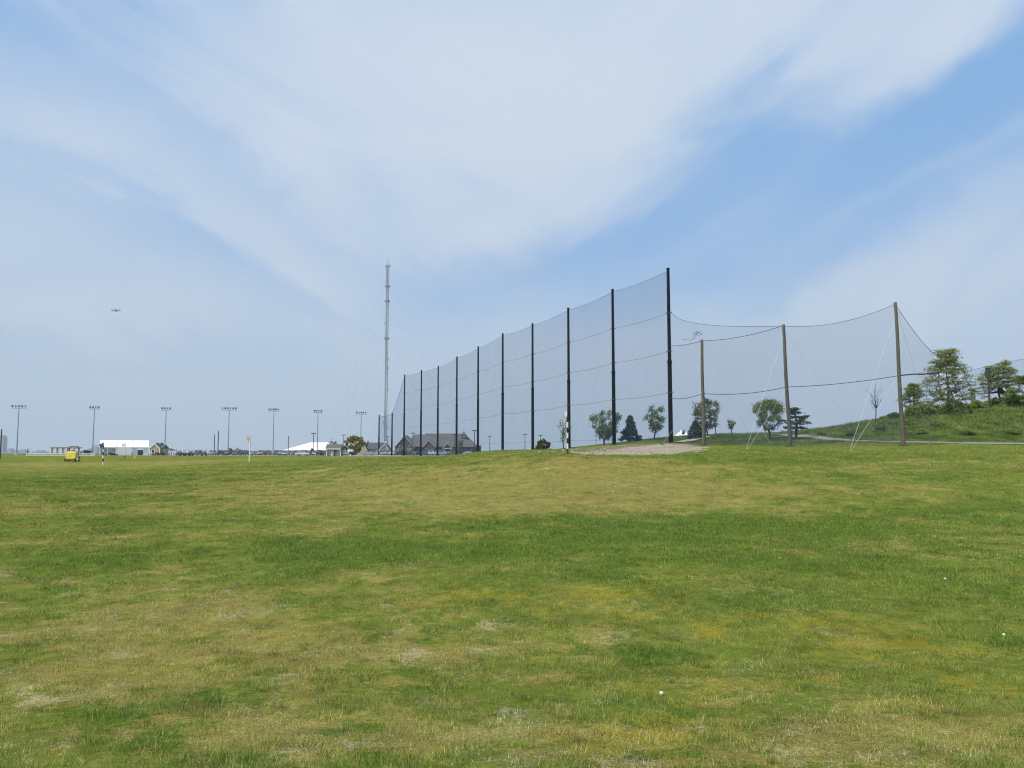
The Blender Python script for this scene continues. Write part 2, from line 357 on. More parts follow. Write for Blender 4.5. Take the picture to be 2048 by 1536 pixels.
# ------------------------------------------------------------------ object helpers
def tag(o, label=None, cat=None, group=None, kind=None):
    if label: o['label'] = label
    if cat: o['category'] = cat
    if group: o['group'] = group
    if kind: o['kind'] = kind
    return o
def thing(name, loc, label, cat, group=None):
    o = bpy.data.objects.new(name, None); COL.objects.link(o); o.location = loc; o.empty_display_size = .2
    return tag(o, label, cat, group)
def world_loc(o):
    v = Vector((0, 0, 0))
    while o: v = v + o.location; o = o.parent
    return v
def np_mesh(name, V, Fc, material, parent=None, attrs=None, smooth=False, origin=None):
    V = np.asarray(V, np.float64); Fc = np.asarray(Fc, np.int32)
    o0 = world_loc(parent) if parent else (Vector(origin) if origin is not None else Vector((0, 0, 0)))
    V = V - np.array(o0)
    me = bpy.data.meshes.new(name)
    me.vertices.add(len(V)); me.vertices.foreach_set('co', V.astype(np.float32).ravel())
    k = Fc.shape[1]
    me.loops.add(Fc.size); me.loops.foreach_set('vertex_index', Fc.ravel())
    me.polygons.add(len(Fc)); me.polygons.foreach_set('loop_start', np.arange(0, Fc.size, k, dtype=np.int32))
    try: me.polygons.foreach_set('loop_total', np.full(len(Fc), k, np.int32))
    except Exception: pass
    if smooth: me.polygons.foreach_set('use_smooth', np.ones(len(Fc), bool))
    me.update(calc_edges=True)
    for an, arr in (attrs or {}).items():
        a = me.attributes.new(an, 'FLOAT_COLOR', 'POINT'); arr = np.asarray(arr, np.float32)
        if arr.shape[1] == 3: arr = np.hstack([arr, np.ones((len(arr), 1), np.float32)])
        a.data.foreach_set('color', arr.ravel())
    me.materials.append(material)
    o = bpy.data.objects.new(name, me); COL.objects.link(o)
    if parent: o.parent = parent
    elif origin is not None: o.location = o0
    return o
class MB:
    def __init__(s): s.v = []; s.f = []
    def add(s, vs, fs):
        b = len(s.v); s.v += [tuple(v) for v in vs]; s.f += [tuple(i + b for i in f) for f in fs]; return s
    def box(s, x0, x1, y0, y1, z0, z1):
        return s.add([(x0,y0,z0),(x1,y0,z0),(x1,y1,z0),(x0,y1,z0),(x0,y0,z1),(x1,y0,z1),(x1,y1,z1),(x0,y1,z1)],
                     [(0,3,2,1),(4,5,6,7),(0,1,5,4),(1,2,6,5),(2,3,7,6),(3,0,4,7)])
    def tube(s, p0, p1, r0, r1=None, n=8, caps=True):
        if r1 is None: r1 = r0
        p0 = Vector(p0); p1 = Vector(p1); d = (p1 - p0)
        if d.length < 1e-6: return s
        d.normalize(); a = d.orthogonal().normalized(); b = d.cross(a); vs = []
        for p, r in ((p0, r0), (p1, r1)):
            for i in range(n):
                t = 2 * math.pi * i / n; vs.append(p + a * (r * math.cos(t)) + b * (r * math.sin(t)))
        fs = [(i, (i + 1) % n, n + (i + 1) % n, n + i) for i in range(n)]
        if caps: fs += [tuple(range(n))[::-1], tuple(range(n, 2 * n))]
        return s.add(vs, fs)
    def line(s, pts, r, n=5):
        for a, b in zip(pts[:-1], pts[1:]): s.tube(a, b, r, r, n, True)
        return s
    def prism(s, poly, y0, y1):            # polygon in x,z extruded along y
        n = len(poly)
        vs = [(x, y0, z) for x, z in poly] + [(x, y1, z) for x, z in poly]
        return s.add(vs, [tuple(range(n)), tuple(range(2*n-1, n-1, -1))] + [(i, n + i, n + (i+1) % n, (i+1) % n) for i in range(n)])
    def prismx(s, poly, x0, x1):           # polygon in y,z extruded along x
        n = len(poly)
        vs = [(x0, y, z) for y, z in poly] + [(x1, y, z) for y, z in poly]
        return s.add(vs, [tuple(range(n)), tuple(range(2*n-1, n-1, -1))] + [(i, n + i, n + (i+1) % n, (i+1) % n) for i in range(n)])
    def ball(s, c, rx, ry, rz, nu=10, nv=7):
        vs = [(c[0], c[1], c[2] - rz)]
        for j in range(1, nv):
            ph = -math.pi/2 + math.pi * j / nv
            for i in range(nu):
                t = 2*math.pi*i/nu; vs.append((c[0]+rx*math.cos(ph)*math.cos(t), c[1]+ry*math.cos(ph)*math.sin(t), c[2]+rz*math.sin(ph)))
        vs.append((c[0], c[1], c[2] + rz)); fs = [(0, 1+(i+1) % nu, 1+i) for i in range(nu)]
        for j in range(nv-2):
            for i in range(nu):
                a = 1+j*nu; fs.append((a+i, a+(i+1) % nu, a+nu+(i+1) % nu, a+nu+i))
        a = 1+(nv-2)*nu; fs += [(a+i, a+(i+1) % nu, len(vs)-1) for i in range(nu)]
        return s.add(vs, fs)
    def build(s, name, material, parent=None, bevel=0, smooth=False, local=True):
        """vertices are local to the root of the thing"""
        me = bpy.data.meshes.new(name); me.from_pydata(s.v, [], s.f); me.materials.append(material)
        me.update()
        if smooth:
            me.polygons.foreach_set('use_smooth', [True] * len(me.polygons))
        o = bpy.data.objects.new(name, me); COL.objects.link(o)
        if parent: o.parent = parent
        if bevel:
            md = o.modifiers.new('b', 'BEVEL'); md.width = bevel; md.segments = 2; md.limit_method = 'ANGLE'
        return o
def fix_normals(o):
    import bmesh
    bm = bmesh.new(); bm.from_mesh(o.data); bmesh.ops.recalc_face_normals(bm, faces=bm.faces); bm.to_mesh(o.data); bm.free()
def kids(o): return [c for c in bpy.data.objects if c.parent == o]
def copy_tree(o, childmap=None):
    def rec(a, par):
        c = a.copy(); COL.objects.link(c); c.parent = par
        for ch in CH.get(a.name, []): rec(ch, c)
        return c
    CH = {}
    for c in bpy.data.objects:
        if c.parent: CH.setdefault(c.parent.name, []).append(c)
    return rec(o, None)

# ------------------------------------------------------------------ materials
M_black = mat('black_steel', (.010, .012, .015), .8, .25, 2.0, spec=.15)
M_dark = mat('dark_metal', (.05, .055, .06), .5, .2, 4.0)
M_galv = mat('galvanised_steel', (.42, .44, .45), .45, .15, 3.0, metal=.3)
M_galvd = mat('weathered_steel', (.20, .21, .22), .55, .2, 3.0, metal=.3)
M_galvm = mat('mid_grey_steel', (.27, .29, .31), .55, .15, 3.0, metal=.2)
M_wood = mat('pole_wood', (.145, .13, .09), .85, .3, 6.0, stretch=(6, 6, .35), bump=.02)
M_white = mat('white_paint', (.78, .78, .76), .5, .06, 5.0)
M_blackp = mat('black_paint', (.02, .02, .022), .5, .2, 5.0)
M_tent = mat('white_vinyl', (.84, .84, .83), .45, .03, 1.0)
M_tentc = mat('clear_vinyl', (.33, .38, .42), .25, .15, .6)
M_yel = mat('yellow_paint', (.62, .50, .045), .45, .12, 3.0)
M_yelflag = mat('yellow_cloth', (.70, .56, .07), .8, .15, 5.0)
M_glass = mat('dark_glass', (.05, .06, .07), .12, .2, 2.0, spec=.8)
M_tyre = mat('rubber', (.02, .02, .02), .85, .2, 9.0)
M_roof1 = mat('green_grey_shingle', (.115, .120, .105), .9, .2, 9.0)
M_roof2 = mat('slate_shingle', (.075, .08, .088), .9, .2, 9.0)
M_shingle = mat('weathered_shingle_wall', (.105, .095, .072), .9, .25, 6.0)
M_cream = mat('yellow_clapboard', (.40, .325, .15), .8, .12, 3.0)
M_beige = mat('tan_wall', (.36, .33, .26), .8, .15, 3.0)
M_asph = mat('asphalt', (.21, .205, .19), .95, .15, 2.0, bump=.01)
M_lot = mat('car_park_asphalt', (.27, .265, .25), .95, .15, 1.0)
M_gravel = mat('pale_gravel', (.40, .37, .31), .95, .2, .6)
M_pale = mat('concrete', (.52, .51, .48), .9, .12, 4.0)
M_cable = mat('dark_cable', (.03, .033, .038), .6, .2, 4.0)
M_guy = mat('bright_guy_wire', (.55, .57, .58), .4, .1, 4.0)
M_sleeve = mat('guy_guard_sleeve', (.50, .48, .37), .5, .1, 4.0)
M_bark = mat('bark', (.105, .088, .070), .95, .3, 8.0, stretch=(4, 4, 1))
M_city = mat('city_wall', (.30, .33, .36), .8, .15, .02)  # grey kept pale to put part of the distance haze into the colour
M_pergola = mat('pergola_timber', (.42, .30, .15), .8, .15, 4.0)

# ------------------------------------------------------------------ ground sheet
def build_ground():
    angs = np.concatenate([np.arange(-180, -44, 4.0), np.arange(-44, 44.01, .22), np.arange(48, 180, 4.0)])
    rad = [0.0]; r = .6
    while r < 9500:
        rad.append(r)
        r *= 1.022 if 2.5 < r < 140 else (1.05 if r < 400 else 1.25)
    rad = np.array(rad[1:]); na, nr = len(angs), len(rad)
    A, RR = np.meshgrid(R(1) * angs, rad, indexing='ij')
    X = (RR * np.sin(A)).ravel(); Y = (RR * np.cos(A)).ravel()
    Z = Hh(X, Y)
    V = np.stack([X, Y, Z], 1)
    V = np.vstack([V, [[0, 0, -.02]]])
    i = np.arange(na); j = np.arange(nr - 1)
    I, J = np.meshgrid(i, j, indexing='ij'); I2 = (I + 1) % na
    Fq = np.stack([I*nr+J, I*nr+J+1, I2*nr+J+1, I2*nr+J], -1).reshape(-1, 4)
    tf, zn = fields(V[:, 0], V[:, 1])
    # rough hillside zone on the right
    hill = sstep(81.5, 84.5, V[:, 1]) * sstep(17, 22, V[:, 0]) * sstep(2.1, 2.6, V[:, 2])
    zone = np.column_stack([zn[:, 0], zn[:, 1], hill, np.ones(len(V))])
    o = np_mesh('ground', V, Fq[:, ::-1], ground_mat(), attrs={'turf': tf, 'zone': zone}, smooth=True)
    c = len(V) - 1
    # close the centre under the camera
    import bmesh
    bm = bmesh.new(); bm.from_mesh(o.data); bm.verts.ensure_lookup_table()
    for k in range(na):
        a, b = bm.verts[k*nr], bm.verts[((k+1) % na)*nr]
        bm.faces.new((a, b, bm.verts[c]))
    bmesh.ops.recalc_face_normals(bm, faces=bm.faces)
    bm.to_mesh(o.data); bm.free()
    tag(o, kind='structure', label='wide mown turf field of green, straw and yellow patches')
    return o
build_ground()

# ------------------------------------------------------------------ grass blades
def blades(name, X, Y, h, w, lean, material, label, seg=1):
    n = len(X); Z = Hh(X, Y)
    a = rng.uniform(0, 2*np.pi, n); la = rng.uniform(0, 2*np.pi, n)
    dx, dy = np.cos(a)*w/2, np.sin(a)*w/2
    lx, ly = np.cos(la)*lean*h, np.sin(la)*lean*h
    V = np.empty((n, 3, 3))
    V[:, 0] = np.stack([X-dx, Y-dy, Z-.01], 1); V[:, 1] = np.stack([X+dx, Y+dy, Z-.01], 1)
    V[:, 2] = np.stack([X+lx, Y+ly, Z+h*np.sqrt(np.clip(1-lean**2*.5, .2, 1))], 1)
    tf, _ = fields(X, Y)
    tf3 = np.repeat(tf, 3, 0); rn = rng.random((n, 3)); rn3 = np.repeat(rn, 3, 0)
    o = np_mesh(name, V.reshape(-1, 3), np.arange(n*3).reshape(-1, 3), material, attrs={'turf': tf3, 'rnd': rn3})
    tag(o, label, 'grass', kind='stuff'); return o
BM_ = blade_mat()
def turf_blades():
    N = 1900000
    # radial pdf ~ density(d)*d
    dd = np.linspace(2.6, 100, 3000); dens = np.where(dd < 7, 1.0, (7/dd)**1.25) * dd
    cdf = np.cumsum(dens); cdf /= cdf[-1]
    d = np.interp(rng.random(N), cdf, dd); a = rng.uniform(-R(37), R(37), N)
    X = d*np.sin(a); Y = d*np.cos(a)
    tf, zn = fields(X, Y)
    keep = (rng.random(N) < 1 - sstep(55, 99, d)) & (rng.random(N) > np.clip(tf[:, 2]*1.3, 0, .9)) & (zn[:, 0] < .3) & (zn[:, 1] < .9)
    clump = fbm(X*3.1, Y*3.1, 211, 2)
    keep &= rng.random(N) < .25 + 1.3*sstep(.3, .7, clump)
    X, Y, d, tf, clump = X[keep], Y[keep], d[keep], tf[keep], clump[keep]
    n = len(X)
    tall = fbm(X*1.3, Y*1.3, 221, 3)
    cl = sstep(.35, .75, clump)
    h = (.014 + .036*rng.random(n)**1.3)*(.78*(.35+.8*tall+1.1*cl))*(1-.35*np.clip(tf[:, 0], 0, 1))*(1-.45*np.clip(tf[:, 1], 0, 1))*(1+.45*np.clip(tf[:, 3], 0, 1))*(1+.012*d)
    seed = rng.random(n) < .012
    h = np.where(seed & (d < 30), h*1.7, h)
    w = (.0030+.0022*rng.random(n))*np.clip(d/7, 1, 14)**.95
    blades('grass', X, Y, h, w, rng.uniform(.1, .9, n), BM_, 'short mown grass blades over the turf')
turf_blades()
def tufts():
    X, Y = [], []
    for k in range(900):
        d = 4 + 18*rng.random()**1.2; a = rng.uniform(-R(36), R(36)); cx, cy_ = d*math.sin(a), d*math.cos(a)
        m = rng.integers(25, 90); r = rng.uniform(.02, .09)
        X.append(cx + rng.normal(size=m)*r); Y.append(cy_ + rng.normal(size=m)*r)
    X = np.concatenate(X); Y = np.concatenate(Y); n = len(X)
    blades('grass_tufts', X, Y, .035+.055*rng.random(n), .004+.003*rng.random(n), rng.uniform(.1, 1.1, n), BM_, 'taller grass tufts standing out of the turf')
tufts()
def litter():
    N = 260000; d = 4 + 24*rng.random(N); a = rng.uniform(-R(36), R(36), N); X = d*np.sin(a); Y = d*np.cos(a)
    tf, _ = fields(X, Y); k = rng.random(N) < sstep(-.05, .8, tf[:, 2]+.22*tf[:, 0]+(fbm(X*5, Y*5, 401, 2)-.5)*2.0)*.85
    X, Y, d = X[k], Y[k], d[k]; n = len(X)
    blades('dead_grass', X, Y, .012+.028*rng.random(n), (.003+.002*rng.random(n))*np.clip(d/8, 1, 3), rng.uniform(1.1, 1.6, n), mat('straw', (.62, .56, .37), .9, .25, 40.0), 'pale dead grass lying on the worn patches')
litter()
def stones():
    N = 2600; X = rng.uniform(-2, 27, N); Y = rng.uniform(56, 105, N)
    k = (poly_mask(X, Y, SAND, .3) > .5) | ((poly_mask(X, Y, BERM, .5) > .5) & (rng.random(N) < .5)); X, Y = X[k], Y[k]; n = len(X); Z = Hh(X, Y)
    o8 = np.array([[1, 0, 0], [0, 1, 0], [-1, 0, 0], [0, -1, 0], [0, 0, 1], [0, 0, -1]], float)
    sc = (.03+.11*rng.random(n)**3)[:, None, None]; V = o8[None]*sc*rng.uniform(.6, 1.3, (n, 6, 1)); V[:, :, 2] *= .7
    V += np.stack([X, Y, Z], 1)[:, None]
    f = np.array([[0, 1, 4], [1, 2, 4], [2, 3, 4], [3, 0, 4], [1, 0, 5], [2, 1, 5], [3, 2, 5], [0, 3, 5]])
    Fc = (f[None]+(np.arange(n)*6)[:, None, None]).reshape(-1, 3)
    o = np_mesh('gravel', V.reshape(-1, 3), Fc, mat('stone', (.36, .33, .27), .9, .35, .8)); tag(o, 'loose stones scattered over the sand mound', 'gravel', kind='stuff')
stones()
def rough_grass():
    N = 130000
    X = rng.uniform(15, 85, N); Y = rng.uniform(82, 125, N)
    px = CX + F*X/Y
    Z = Hh(X, Y)
    keep = (px < 2330) & (px > 1420) & (Z > 2.6)
    keep &= ~((px < 1560) & (Y > 118))
    X, Y = X[keep], Y[keep]; px = px[keep]; Z = Z[keep]
    n = len(X); t = fbm(X*.35, Y*.35, 231, 3)
    big = sstep(3.3, 5.0, Z)
    h = (.08+.12*rng.random(n))*(.5+1.0*t) + big*(.10+.55*rng.random(n)**1.5)*t
    path = path_dist(X, Y)
    k = path > 1.0 - .5*rng.random(n)
    blades('rough_grass', X[k], Y[k], h[k], .035+.03*rng.random(k.sum()), rng.uniform(.1, .8, k.sum()), blade_mat('rough_blades', True), 'long rough grass on the hillside')

# ------------------------------------------------------------------ paths
def G2(px, row):
    return G(px, row)
PATH = [(2330, 890), (2180, 889), (2048, 888.2), (1900, 886.3), (1806, 884.5), (1730, 882.6), (1680, 880.0), (1640, 876.8), (1600, 873.0), (1570, 870.0), (1545, 867.8)]
PATHW = [G(a, b) for a, b in PATH]
def smooth_poly(pts, n=8):
    out = []
    for i in range(len(pts)-1):
        p0 = pts[max(i-1, 0)]; p1 = pts[i]; p2 = pts[i+1]; p3 = pts[min(i+2, len(pts)-1)]
        for k in range(n):
            t = k/n; out.append(.5*((2*p1)+(p2-p0)*t+(2*p0-5*p1+4*p2-p3)*t*t+(3*p1-p0-3*p2+p3)*t**3))
    out.append(pts[-1]); return out
PS = smooth_poly([Vector((p.x, p.y, 0)) for p in PATHW])
def path_dist(X, Y):
    d = np.full(X.shape, 1e9)
    for p in PS: d = np.minimum(d, np.hypot(X-p.x, Y-p.y))
    return d
def ribbon(name, pts, half, material, label, lift=.05):
    L, C = [], 5
    for i, p in enumerate(pts):
        t = (pts[min(i+1, len(pts)-1)] - pts[max(i-1, 0)]); t.z = 0; t.normalize(); nrm = Vector((-t.y, t.x, 0))
        for k in range(C):
            q = p + nrm*half*(k/(C-1)*2-1); L.append((q.x, q.y, hz(q.x, q.y)+lift))
    Fq = [(i*C+k, i*C+k+1, (i+1)*C+k+1, (i+1)*C+k) for i in range(len(pts)-1) for k in range(C-1)]
    o = np_mesh(name, L, Fq, material, smooth=True); fix_normals(o); tag(o, label, kind='structure'); return o
ribbon('path', PS, .95, M_asph, 'grey paved path climbing round the grassy hill', .045)
P2 = smooth_poly([Vector((G(a, b).x, G(a, b).y, 0)) for a, b in [(1352, 885.5), (1370, 883), (1388, 879), (1402, 875), (1412, 872)]], 6)
ribbon('path', P2, 1.0, M_gravel, 'short pale dirt path beside the sand mound', .08)
rough_grass()

# flat sheets of the far car park and apron
def sheet(name, x0, x1, y0, y1, material, label, lift):
    nx, ny = 40, 12; L = []
    for i in range(nx+1):
        for j in range(ny+1):
            x = x0+(x1-x0)*i/nx; y = y0+(y1-y0)*j/ny; L.append((x, y, hz(x, y)+lift))
    Fq = [(i*(ny+1)+j, (i+1)*(ny+1)+j, (i+1)*(ny+1)+j+1, i*(ny+1)+j+1) for i in range(nx) for j in range(ny)]
    o = np_mesh(name, L, Fq, material, smooth=True); tag(o, label, kind='structure'); return o
sheet('car_park', -125, 30, 238, 330, M_lot, 'dark asphalt car park beyond the range', .06)
sheet('gravel_apron', -45, -28, 200, 228, M_gravel, 'pale gravel apron in front of the yellow building', .05)
o = sheet('water', -4000, 4000, 520, 5200, mat('harbour_water', (.10, .14, .17), .25, .1, .01), 'flat hazy harbour water below the far skyline', .25)

# ------------------------------------------------------------------ net poles
NETP = [(1336.0, 538, 100), (1225, 580, 113), (1136.5, 617, 127), (1065, 648, 143), (1005.5, 668, 155), (956.5, 694, 174), (914, 714, 192), (876.5, 733, 213), (843, 741, 224), (809.5, 750, 237)]
ORD = ['nearest', 'second', 'third', 'fourth', 'fifth', 'sixth', 'seventh', 'eighth', 'ninth', 'tenth']
TOPS = []
for i, (px, top, Y) in enumerate(NETP):
    t = P(px, top, Y); base = Vector((t.x, t.y, hz(t.x, t.y)))
    lab = 'tall black steel net pole, %s counted from the right end of the high net' % ORD[i] if i else 'tallest black steel pole at the right end of the high net, beside the sand mound'
    if i == 9: lab = 'farthest full-height black net pole, where the net drops beside the lattice mast'
    o = thing('net_pole', base, lab, 'pole', 'black steel poles of the high driving range net')
    h = t.z - base.z; hs = EYE + 11.5 - base.z
    w = .95 if i else 1.0
    MB().tube((0, 0, -.3), (0, 0, hs), .285*w, .262*w, 12).build('lower_section', M_black, o)
    m = MB(); m.tube((0, 0, hs-.02), (0, 0, h), .225*w, .19*w, 12); m.build('upper_section', M_black, o)
    MB().tube((0, 0, hs-.35), (0, 0, hs+.03), .292*w, .292*w, 12).build('collar', M_black, o)
    MB().tube((0, 0, h), (0, 0, h+.12), .22*w, .20*w, 12).build('cap', M_black, o)
    for hc in (17.6, 12.7, 7.5):
        zc = EYE+hc-base.z; rr = .235 if hc > 11.5 else .29
        MB().tube((0, 0, zc-.09), (0, 0, zc+.09), rr*w, rr*w, 12).box(-.36*w, .36*w, -.05, .05, zc-.05, zc+.05).build('bracket', M_dark, o)
    TOPS.append((base, t))
LOWP = [(784.5, 826, 250), (758.5, 830, 262)]
LT = []
for i, (px, top, Y) in enumerate(LOWP):
    t = P(px, top, Y); base = Vector((t.x, t.y, hz(t.x, t.y)))
    o = thing('net_pole', base, ['shorter black net pole right of the lattice mast', 'shorter black net pole at the left end of the net, left of the mast'][i], 'pole', 'short black poles at the far end of the net')
    h = t.z - base.z
    MB().tube((0, 0, -.3), (0, 0, h*.45), .27, .25, 10).build('lower_section', M_black, o)
    MB().tube((0, 0, h*.45), (0, 0, h), .22, .19, 10).build('upper_section', M_black, o)
    LT.append((base, t))
WOODP = [((1403.5, 680), (1408, 891.5), 88), ((1566.5, 650), (1580.5, 893), 82), ((1790.5, 606), (1806.5, 892), 76)]
WT = []
wl = ['shortest wooden utility pole, just right of the tallest black pole', 'middle wooden utility pole between the two bushy young trees', 'tallest wooden utility pole at the right, by the grassy hill']
for i, ((tx, ty), (bx_, by_), Y) in enumerate(WOODP):
    t = P(tx, ty, Y - .3); b0 = P(bx_, by_, Y); base = Vector((b0.x, b0.y, hz(b0.x, b0.y)))
    o = thing('wooden_pole', base, wl[i], 'pole', 'wooden poles carrying the lower net')
    d = t - base
    r0 = [.21, .21, .20][i]
    m = MB(); K = 7
    for k in range(K):
        a = k/K; b = (k+1)/K
        jit = lambda u: Vector((.03*math.sin(u*7+i), 0, 0))
        m.tube(d*a + jit(a) - (Vector((0, 0, .3)) if k == 0 else Vector((0, 0, 0))), d*b + jit(b), r0*(1-.3*a), r0*(1-.3*b), 12, k in (0, K-1))
    m.build('shaft', M_wood, o, smooth=False)
    MB().tube(d*.985, d*1.004, r0*.80, r0*.76, 12).build('cap', M_galvd, o)
    MB().tube(d*.965, d*.972, r0*.78, r0*.78, 12).build('band', M_galvd, o)
    WT.append((base, t))

# ------------------------------------------------------------------ nets
M_net = net_mat('black_netting', .225); M_net2 = net_mat('thin_netting', .145)
def sagline(a, b, sag, n=10, skew=1.0):
    if sag < 0: sag, skew = -sag, .55
    return [a.lerp(b, k/n) - Vector((0, 0, sag*4*((k/n)**skew)*(1-(k/n)**skew))) for k in range(n+1)]
def net_sheet(tops, sags, material, parent, bottoms=None, name='netting'):
    V = []; Fq = []; NV = 6
    for b, (a, c) in enumerate(zip(tops[:-1], tops[1:])):
        base = len(V); pts = sagline(a, c, sags[b])
        for k, p in enumerate(pts):
            zb = hz(p.x, p.y) + .02 if bottoms is None else bottoms[b].lerp(bottoms[b+1], k/(len(pts)-1)).z
            for j in range(NV+1):
                bow = .15*math.sin(math.pi*j/NV)*math.sin(math.pi*k/(len(pts)-1))
                V.append((p.x+bow, p.y, p.z+(zb-p.z)*j/NV))
        for k in range(len(pts)-1):
            for j in range(NV): Fq.append((base+k*(NV+1)+j, base+(k+1)*(NV+1)+j, base+(k+1)*(NV+1)+j+1, base+k*(NV+1)+j+1))
    return np_mesh(name, V, Fq, material, parent, smooth=True)
def wire(parent, pts, r, material, name='cable', n=5):
    L = world_loc(parent); m = MB()
    m.line([Vector(p)-L for p in pts], r, n); return m.build(name, material, parent)
netA = thing('barrier_net', TOPS[0][0], 'high dark netting strung along the row of tall black poles', 'net')
tops = [Vector((t.x, t.y, t.z-.25)) for b, t in TOPS]
net_sheet(tops, [.24]*9, M_net, netA)
for hgt, sg, rr in ((22.55, .24, .018), (17.6, .2, .017), (12.7, .2, .017), (7.5, .2, .017), (1.9, .15, .014)):
    pts = []
    for i in range(9):
        a = Vector((tops[i].x, tops[i].y, EYE+hgt)); b = Vector((tops[i+1].x, tops[i+1].y, EYE+hgt))
        if hgt > 20: a, b = tops[i], tops[i+1]
        pts += sagline(a, b, sg, 8)[:-1]
    pts.append(b); wire(netA, pts, rr, M_cable)
netB = thing('barrier_net', LT[0][0], 'low far end of the netting stepping down beside the lattice mast', 'net')
tb = [tops[9], LT[0][1]-Vector((0, 0, .2)), LT[1][1]-Vector((0, 0, .2))]
net_sheet(tb, [.6, .5], M_net, netB); wire(netB, sagline(tb[0], tb[1], .6)+sagline(tb[1], tb[2], .5)[1:], .05, M_cable)
# net from black pole to the wooden poles
p_b1 = Vector((TOPS[0][1].x, TOPS[0][1].y, P(1337, 620, 100).z))
endR = P(1868, 708, 83); endR2 = P(1940, 752, 88)
netC = thing('barrier_net', WT[1][0], 'sagging upper net from the tallest black pole over two wooden poles to the leafy tree', 'net')
tc = [p_b1, WT[1][1]-Vector((0, 0, .1)), WT[2][1]-Vector((0, 0, .1)), endR]
net_sheet(tc, [-1.15, .75, .35], M_net2, netC)
wire(netC, sagline(tc[0], tc[1], -1.15, 10)+sagline(tc[1], tc[2], .75)[1:]+sagline(tc[2], tc[3], .35)[1:], .022, M_cable)
netD = thing('barrier_net', WT[0][0], 'lower net slung from the tallest black pole across the shortest wooden pole', 'net')
p_b2 = Vector((TOPS[0][1].x, TOPS[0][1].y, P(1337, 692, 100).z))
td = [p_b2, WT[0][1]-Vector((0, 0, .1)), WT[1][1]-Vector((0, 0, .05))]
net_sheet(td, [.15, .35], net_mat('faint_netting', .06), netD)
wire(netD, sagline(td[0], td[1], .15)+sagline(td[1], td[2], .35, 12)[1:], .028, M_cable)
low = [P(1338, 796, 100), P(1405, 787, 88), P(1574, 774, 82), P(1799, 751, 76)]
wire(netD, sagline(low[0], low[1], .3)+sagline(low[1], low[2], .35)[1:]+sagline(low[2], low[3], .2)[1:], .033, M_cable)
rp = [P(a, b, 76+(a-1799)*.05) for a, b in [(1799, 751), (1815, 749.5), (1828, 748.2), (1845, 748.8), (1860, 746.5), (1880, 744.5)]]
wire(netD, rp, .06, M_cable, 'bunched_rope')
torn = P(1393, 669, 91)
m = MB(); L0 = world_loc(netD)
for k in range(9):
    a = torn + Vector((rng.uniform(-.5, .3), 0, rng.uniform(-.3, .2))); m.line([a-L0, a+Vector((.25+.1*k % 3*.1, 0, .25))-L0, a+Vector((.55, 0, .2+rng.uniform(-.1, .25)))-L0], .018, 4)
m.line([P(1362, 678, 92)-L0, P(1382, 680.5, 91.5)-L0, P(1390, 676, 91)-L0, P(1393, 669, 91)-L0], .022, 4)
m.build('torn_flap', M_cable, netD)

# guy wires: each is a wire with a pale guard sleeve at its foot
def guy(a, b, label, sleeve=.3, r=.02, matw=None, rs=.013):
    a = Vector(a); b = Vector(b); b.z = hz(b.x, b.y) if b.y < 130 else b.z
    o = thing('guy_wire', b, label, 'guy wire', 'guy wires staying the wooden net poles')
    wire(o, [a, b.lerp(a, sleeve)], r*.5, matw or M_guy, 'wire')
    if sleeve > 0: wire(o, [b.lerp(a, sleeve), b], rs, M_sleeve, 'guard_sleeve')
    MB().tube((0, 0, -.1), (0, 0, .06), .03, .025, 6).build('anchor_rod', M_galvd, o)
gA = G(1491.5, 903.5); gB = G(1697.5, 906); gC = G(1324, 891)
guy(P(1568, 668, 82), gA, 'bright upper guy wire running left from the top of the middle wooden pole', .3, .022)
guy(P(1573, 776, 82), gA + Vector((.12, .1, 0)), 'lower guy wire running left from the cable on the middle wooden pole', .5, .018)
guy(P(1792, 630, 76), gB, 'bright upper guy wire running left from the top of the tallest wooden pole', .25, .020)
guy(P(1797, 752, 76), gB + Vector((.12, .1, 0)), 'lower guy wire running left from the cable on the tallest wooden pole', .42, .018)
guy(P(1404, 783, 88), gC, 'pale guy wire running left from the shortest wooden pole to the sand mound', .25, .016)
guy(P(1405, 692, 88), P(1545, 893, 84), 'thin dark guy wire leaning right from the shortest wooden pole', .12, .010, M_galvd)
guy(P(1568, 662, 82), P(1726, 880, 84), 'thin dark guy wire leaning right from the middle wooden pole', .0, .010, M_galvd)
guy(P(1795, 625, 76), P(1862, 770, 92), 'thin guy wire leaning right from the tallest wooden pole into the leafy tree', .0, .012, M_galvd)
guy(P(1337, 560, 100), P(1503, 864, 103), 'faint guy wire slanting right from the tallest black pole', .15, .010, M_guy)

def foot_shade_grass():  # longer grass added around the pole feet to give contact darkening
    X, Y = [], []
    spots = [(b.x, b.y, .32) for b, t in WT]+[(b.x, b.y, .5) for b, t in TOPS[:4]]+[(g.x, g.y, .15) for g in (gA, gB, gC)]
    b = P(1135.2, 910, 54); spots.append((b.x, 54, .16))
    for x, y, r in spots:
        m = 260; a = rng.uniform(0, 2*np.pi, m); q = r*(.7+.9*rng.random(m)**1.5); m2 = 90 if r < .2 else m; X.append((x+q*np.cos(a))[:m2]); Y.append((y+q*np.sin(a))[:m2])
    X = np.concatenate(X); Y = np.concatenate(Y); n = len(X)
    blades('foot_shade_grass', X, Y, .07+.22*rng.random(n)**1.6, .02+.02*rng.random(n), rng.uniform(.1, .8, n), blade_mat('foot_shade_blades', True), 'longer grass added around the pole feet as contact shade')
foot_shade_grass()
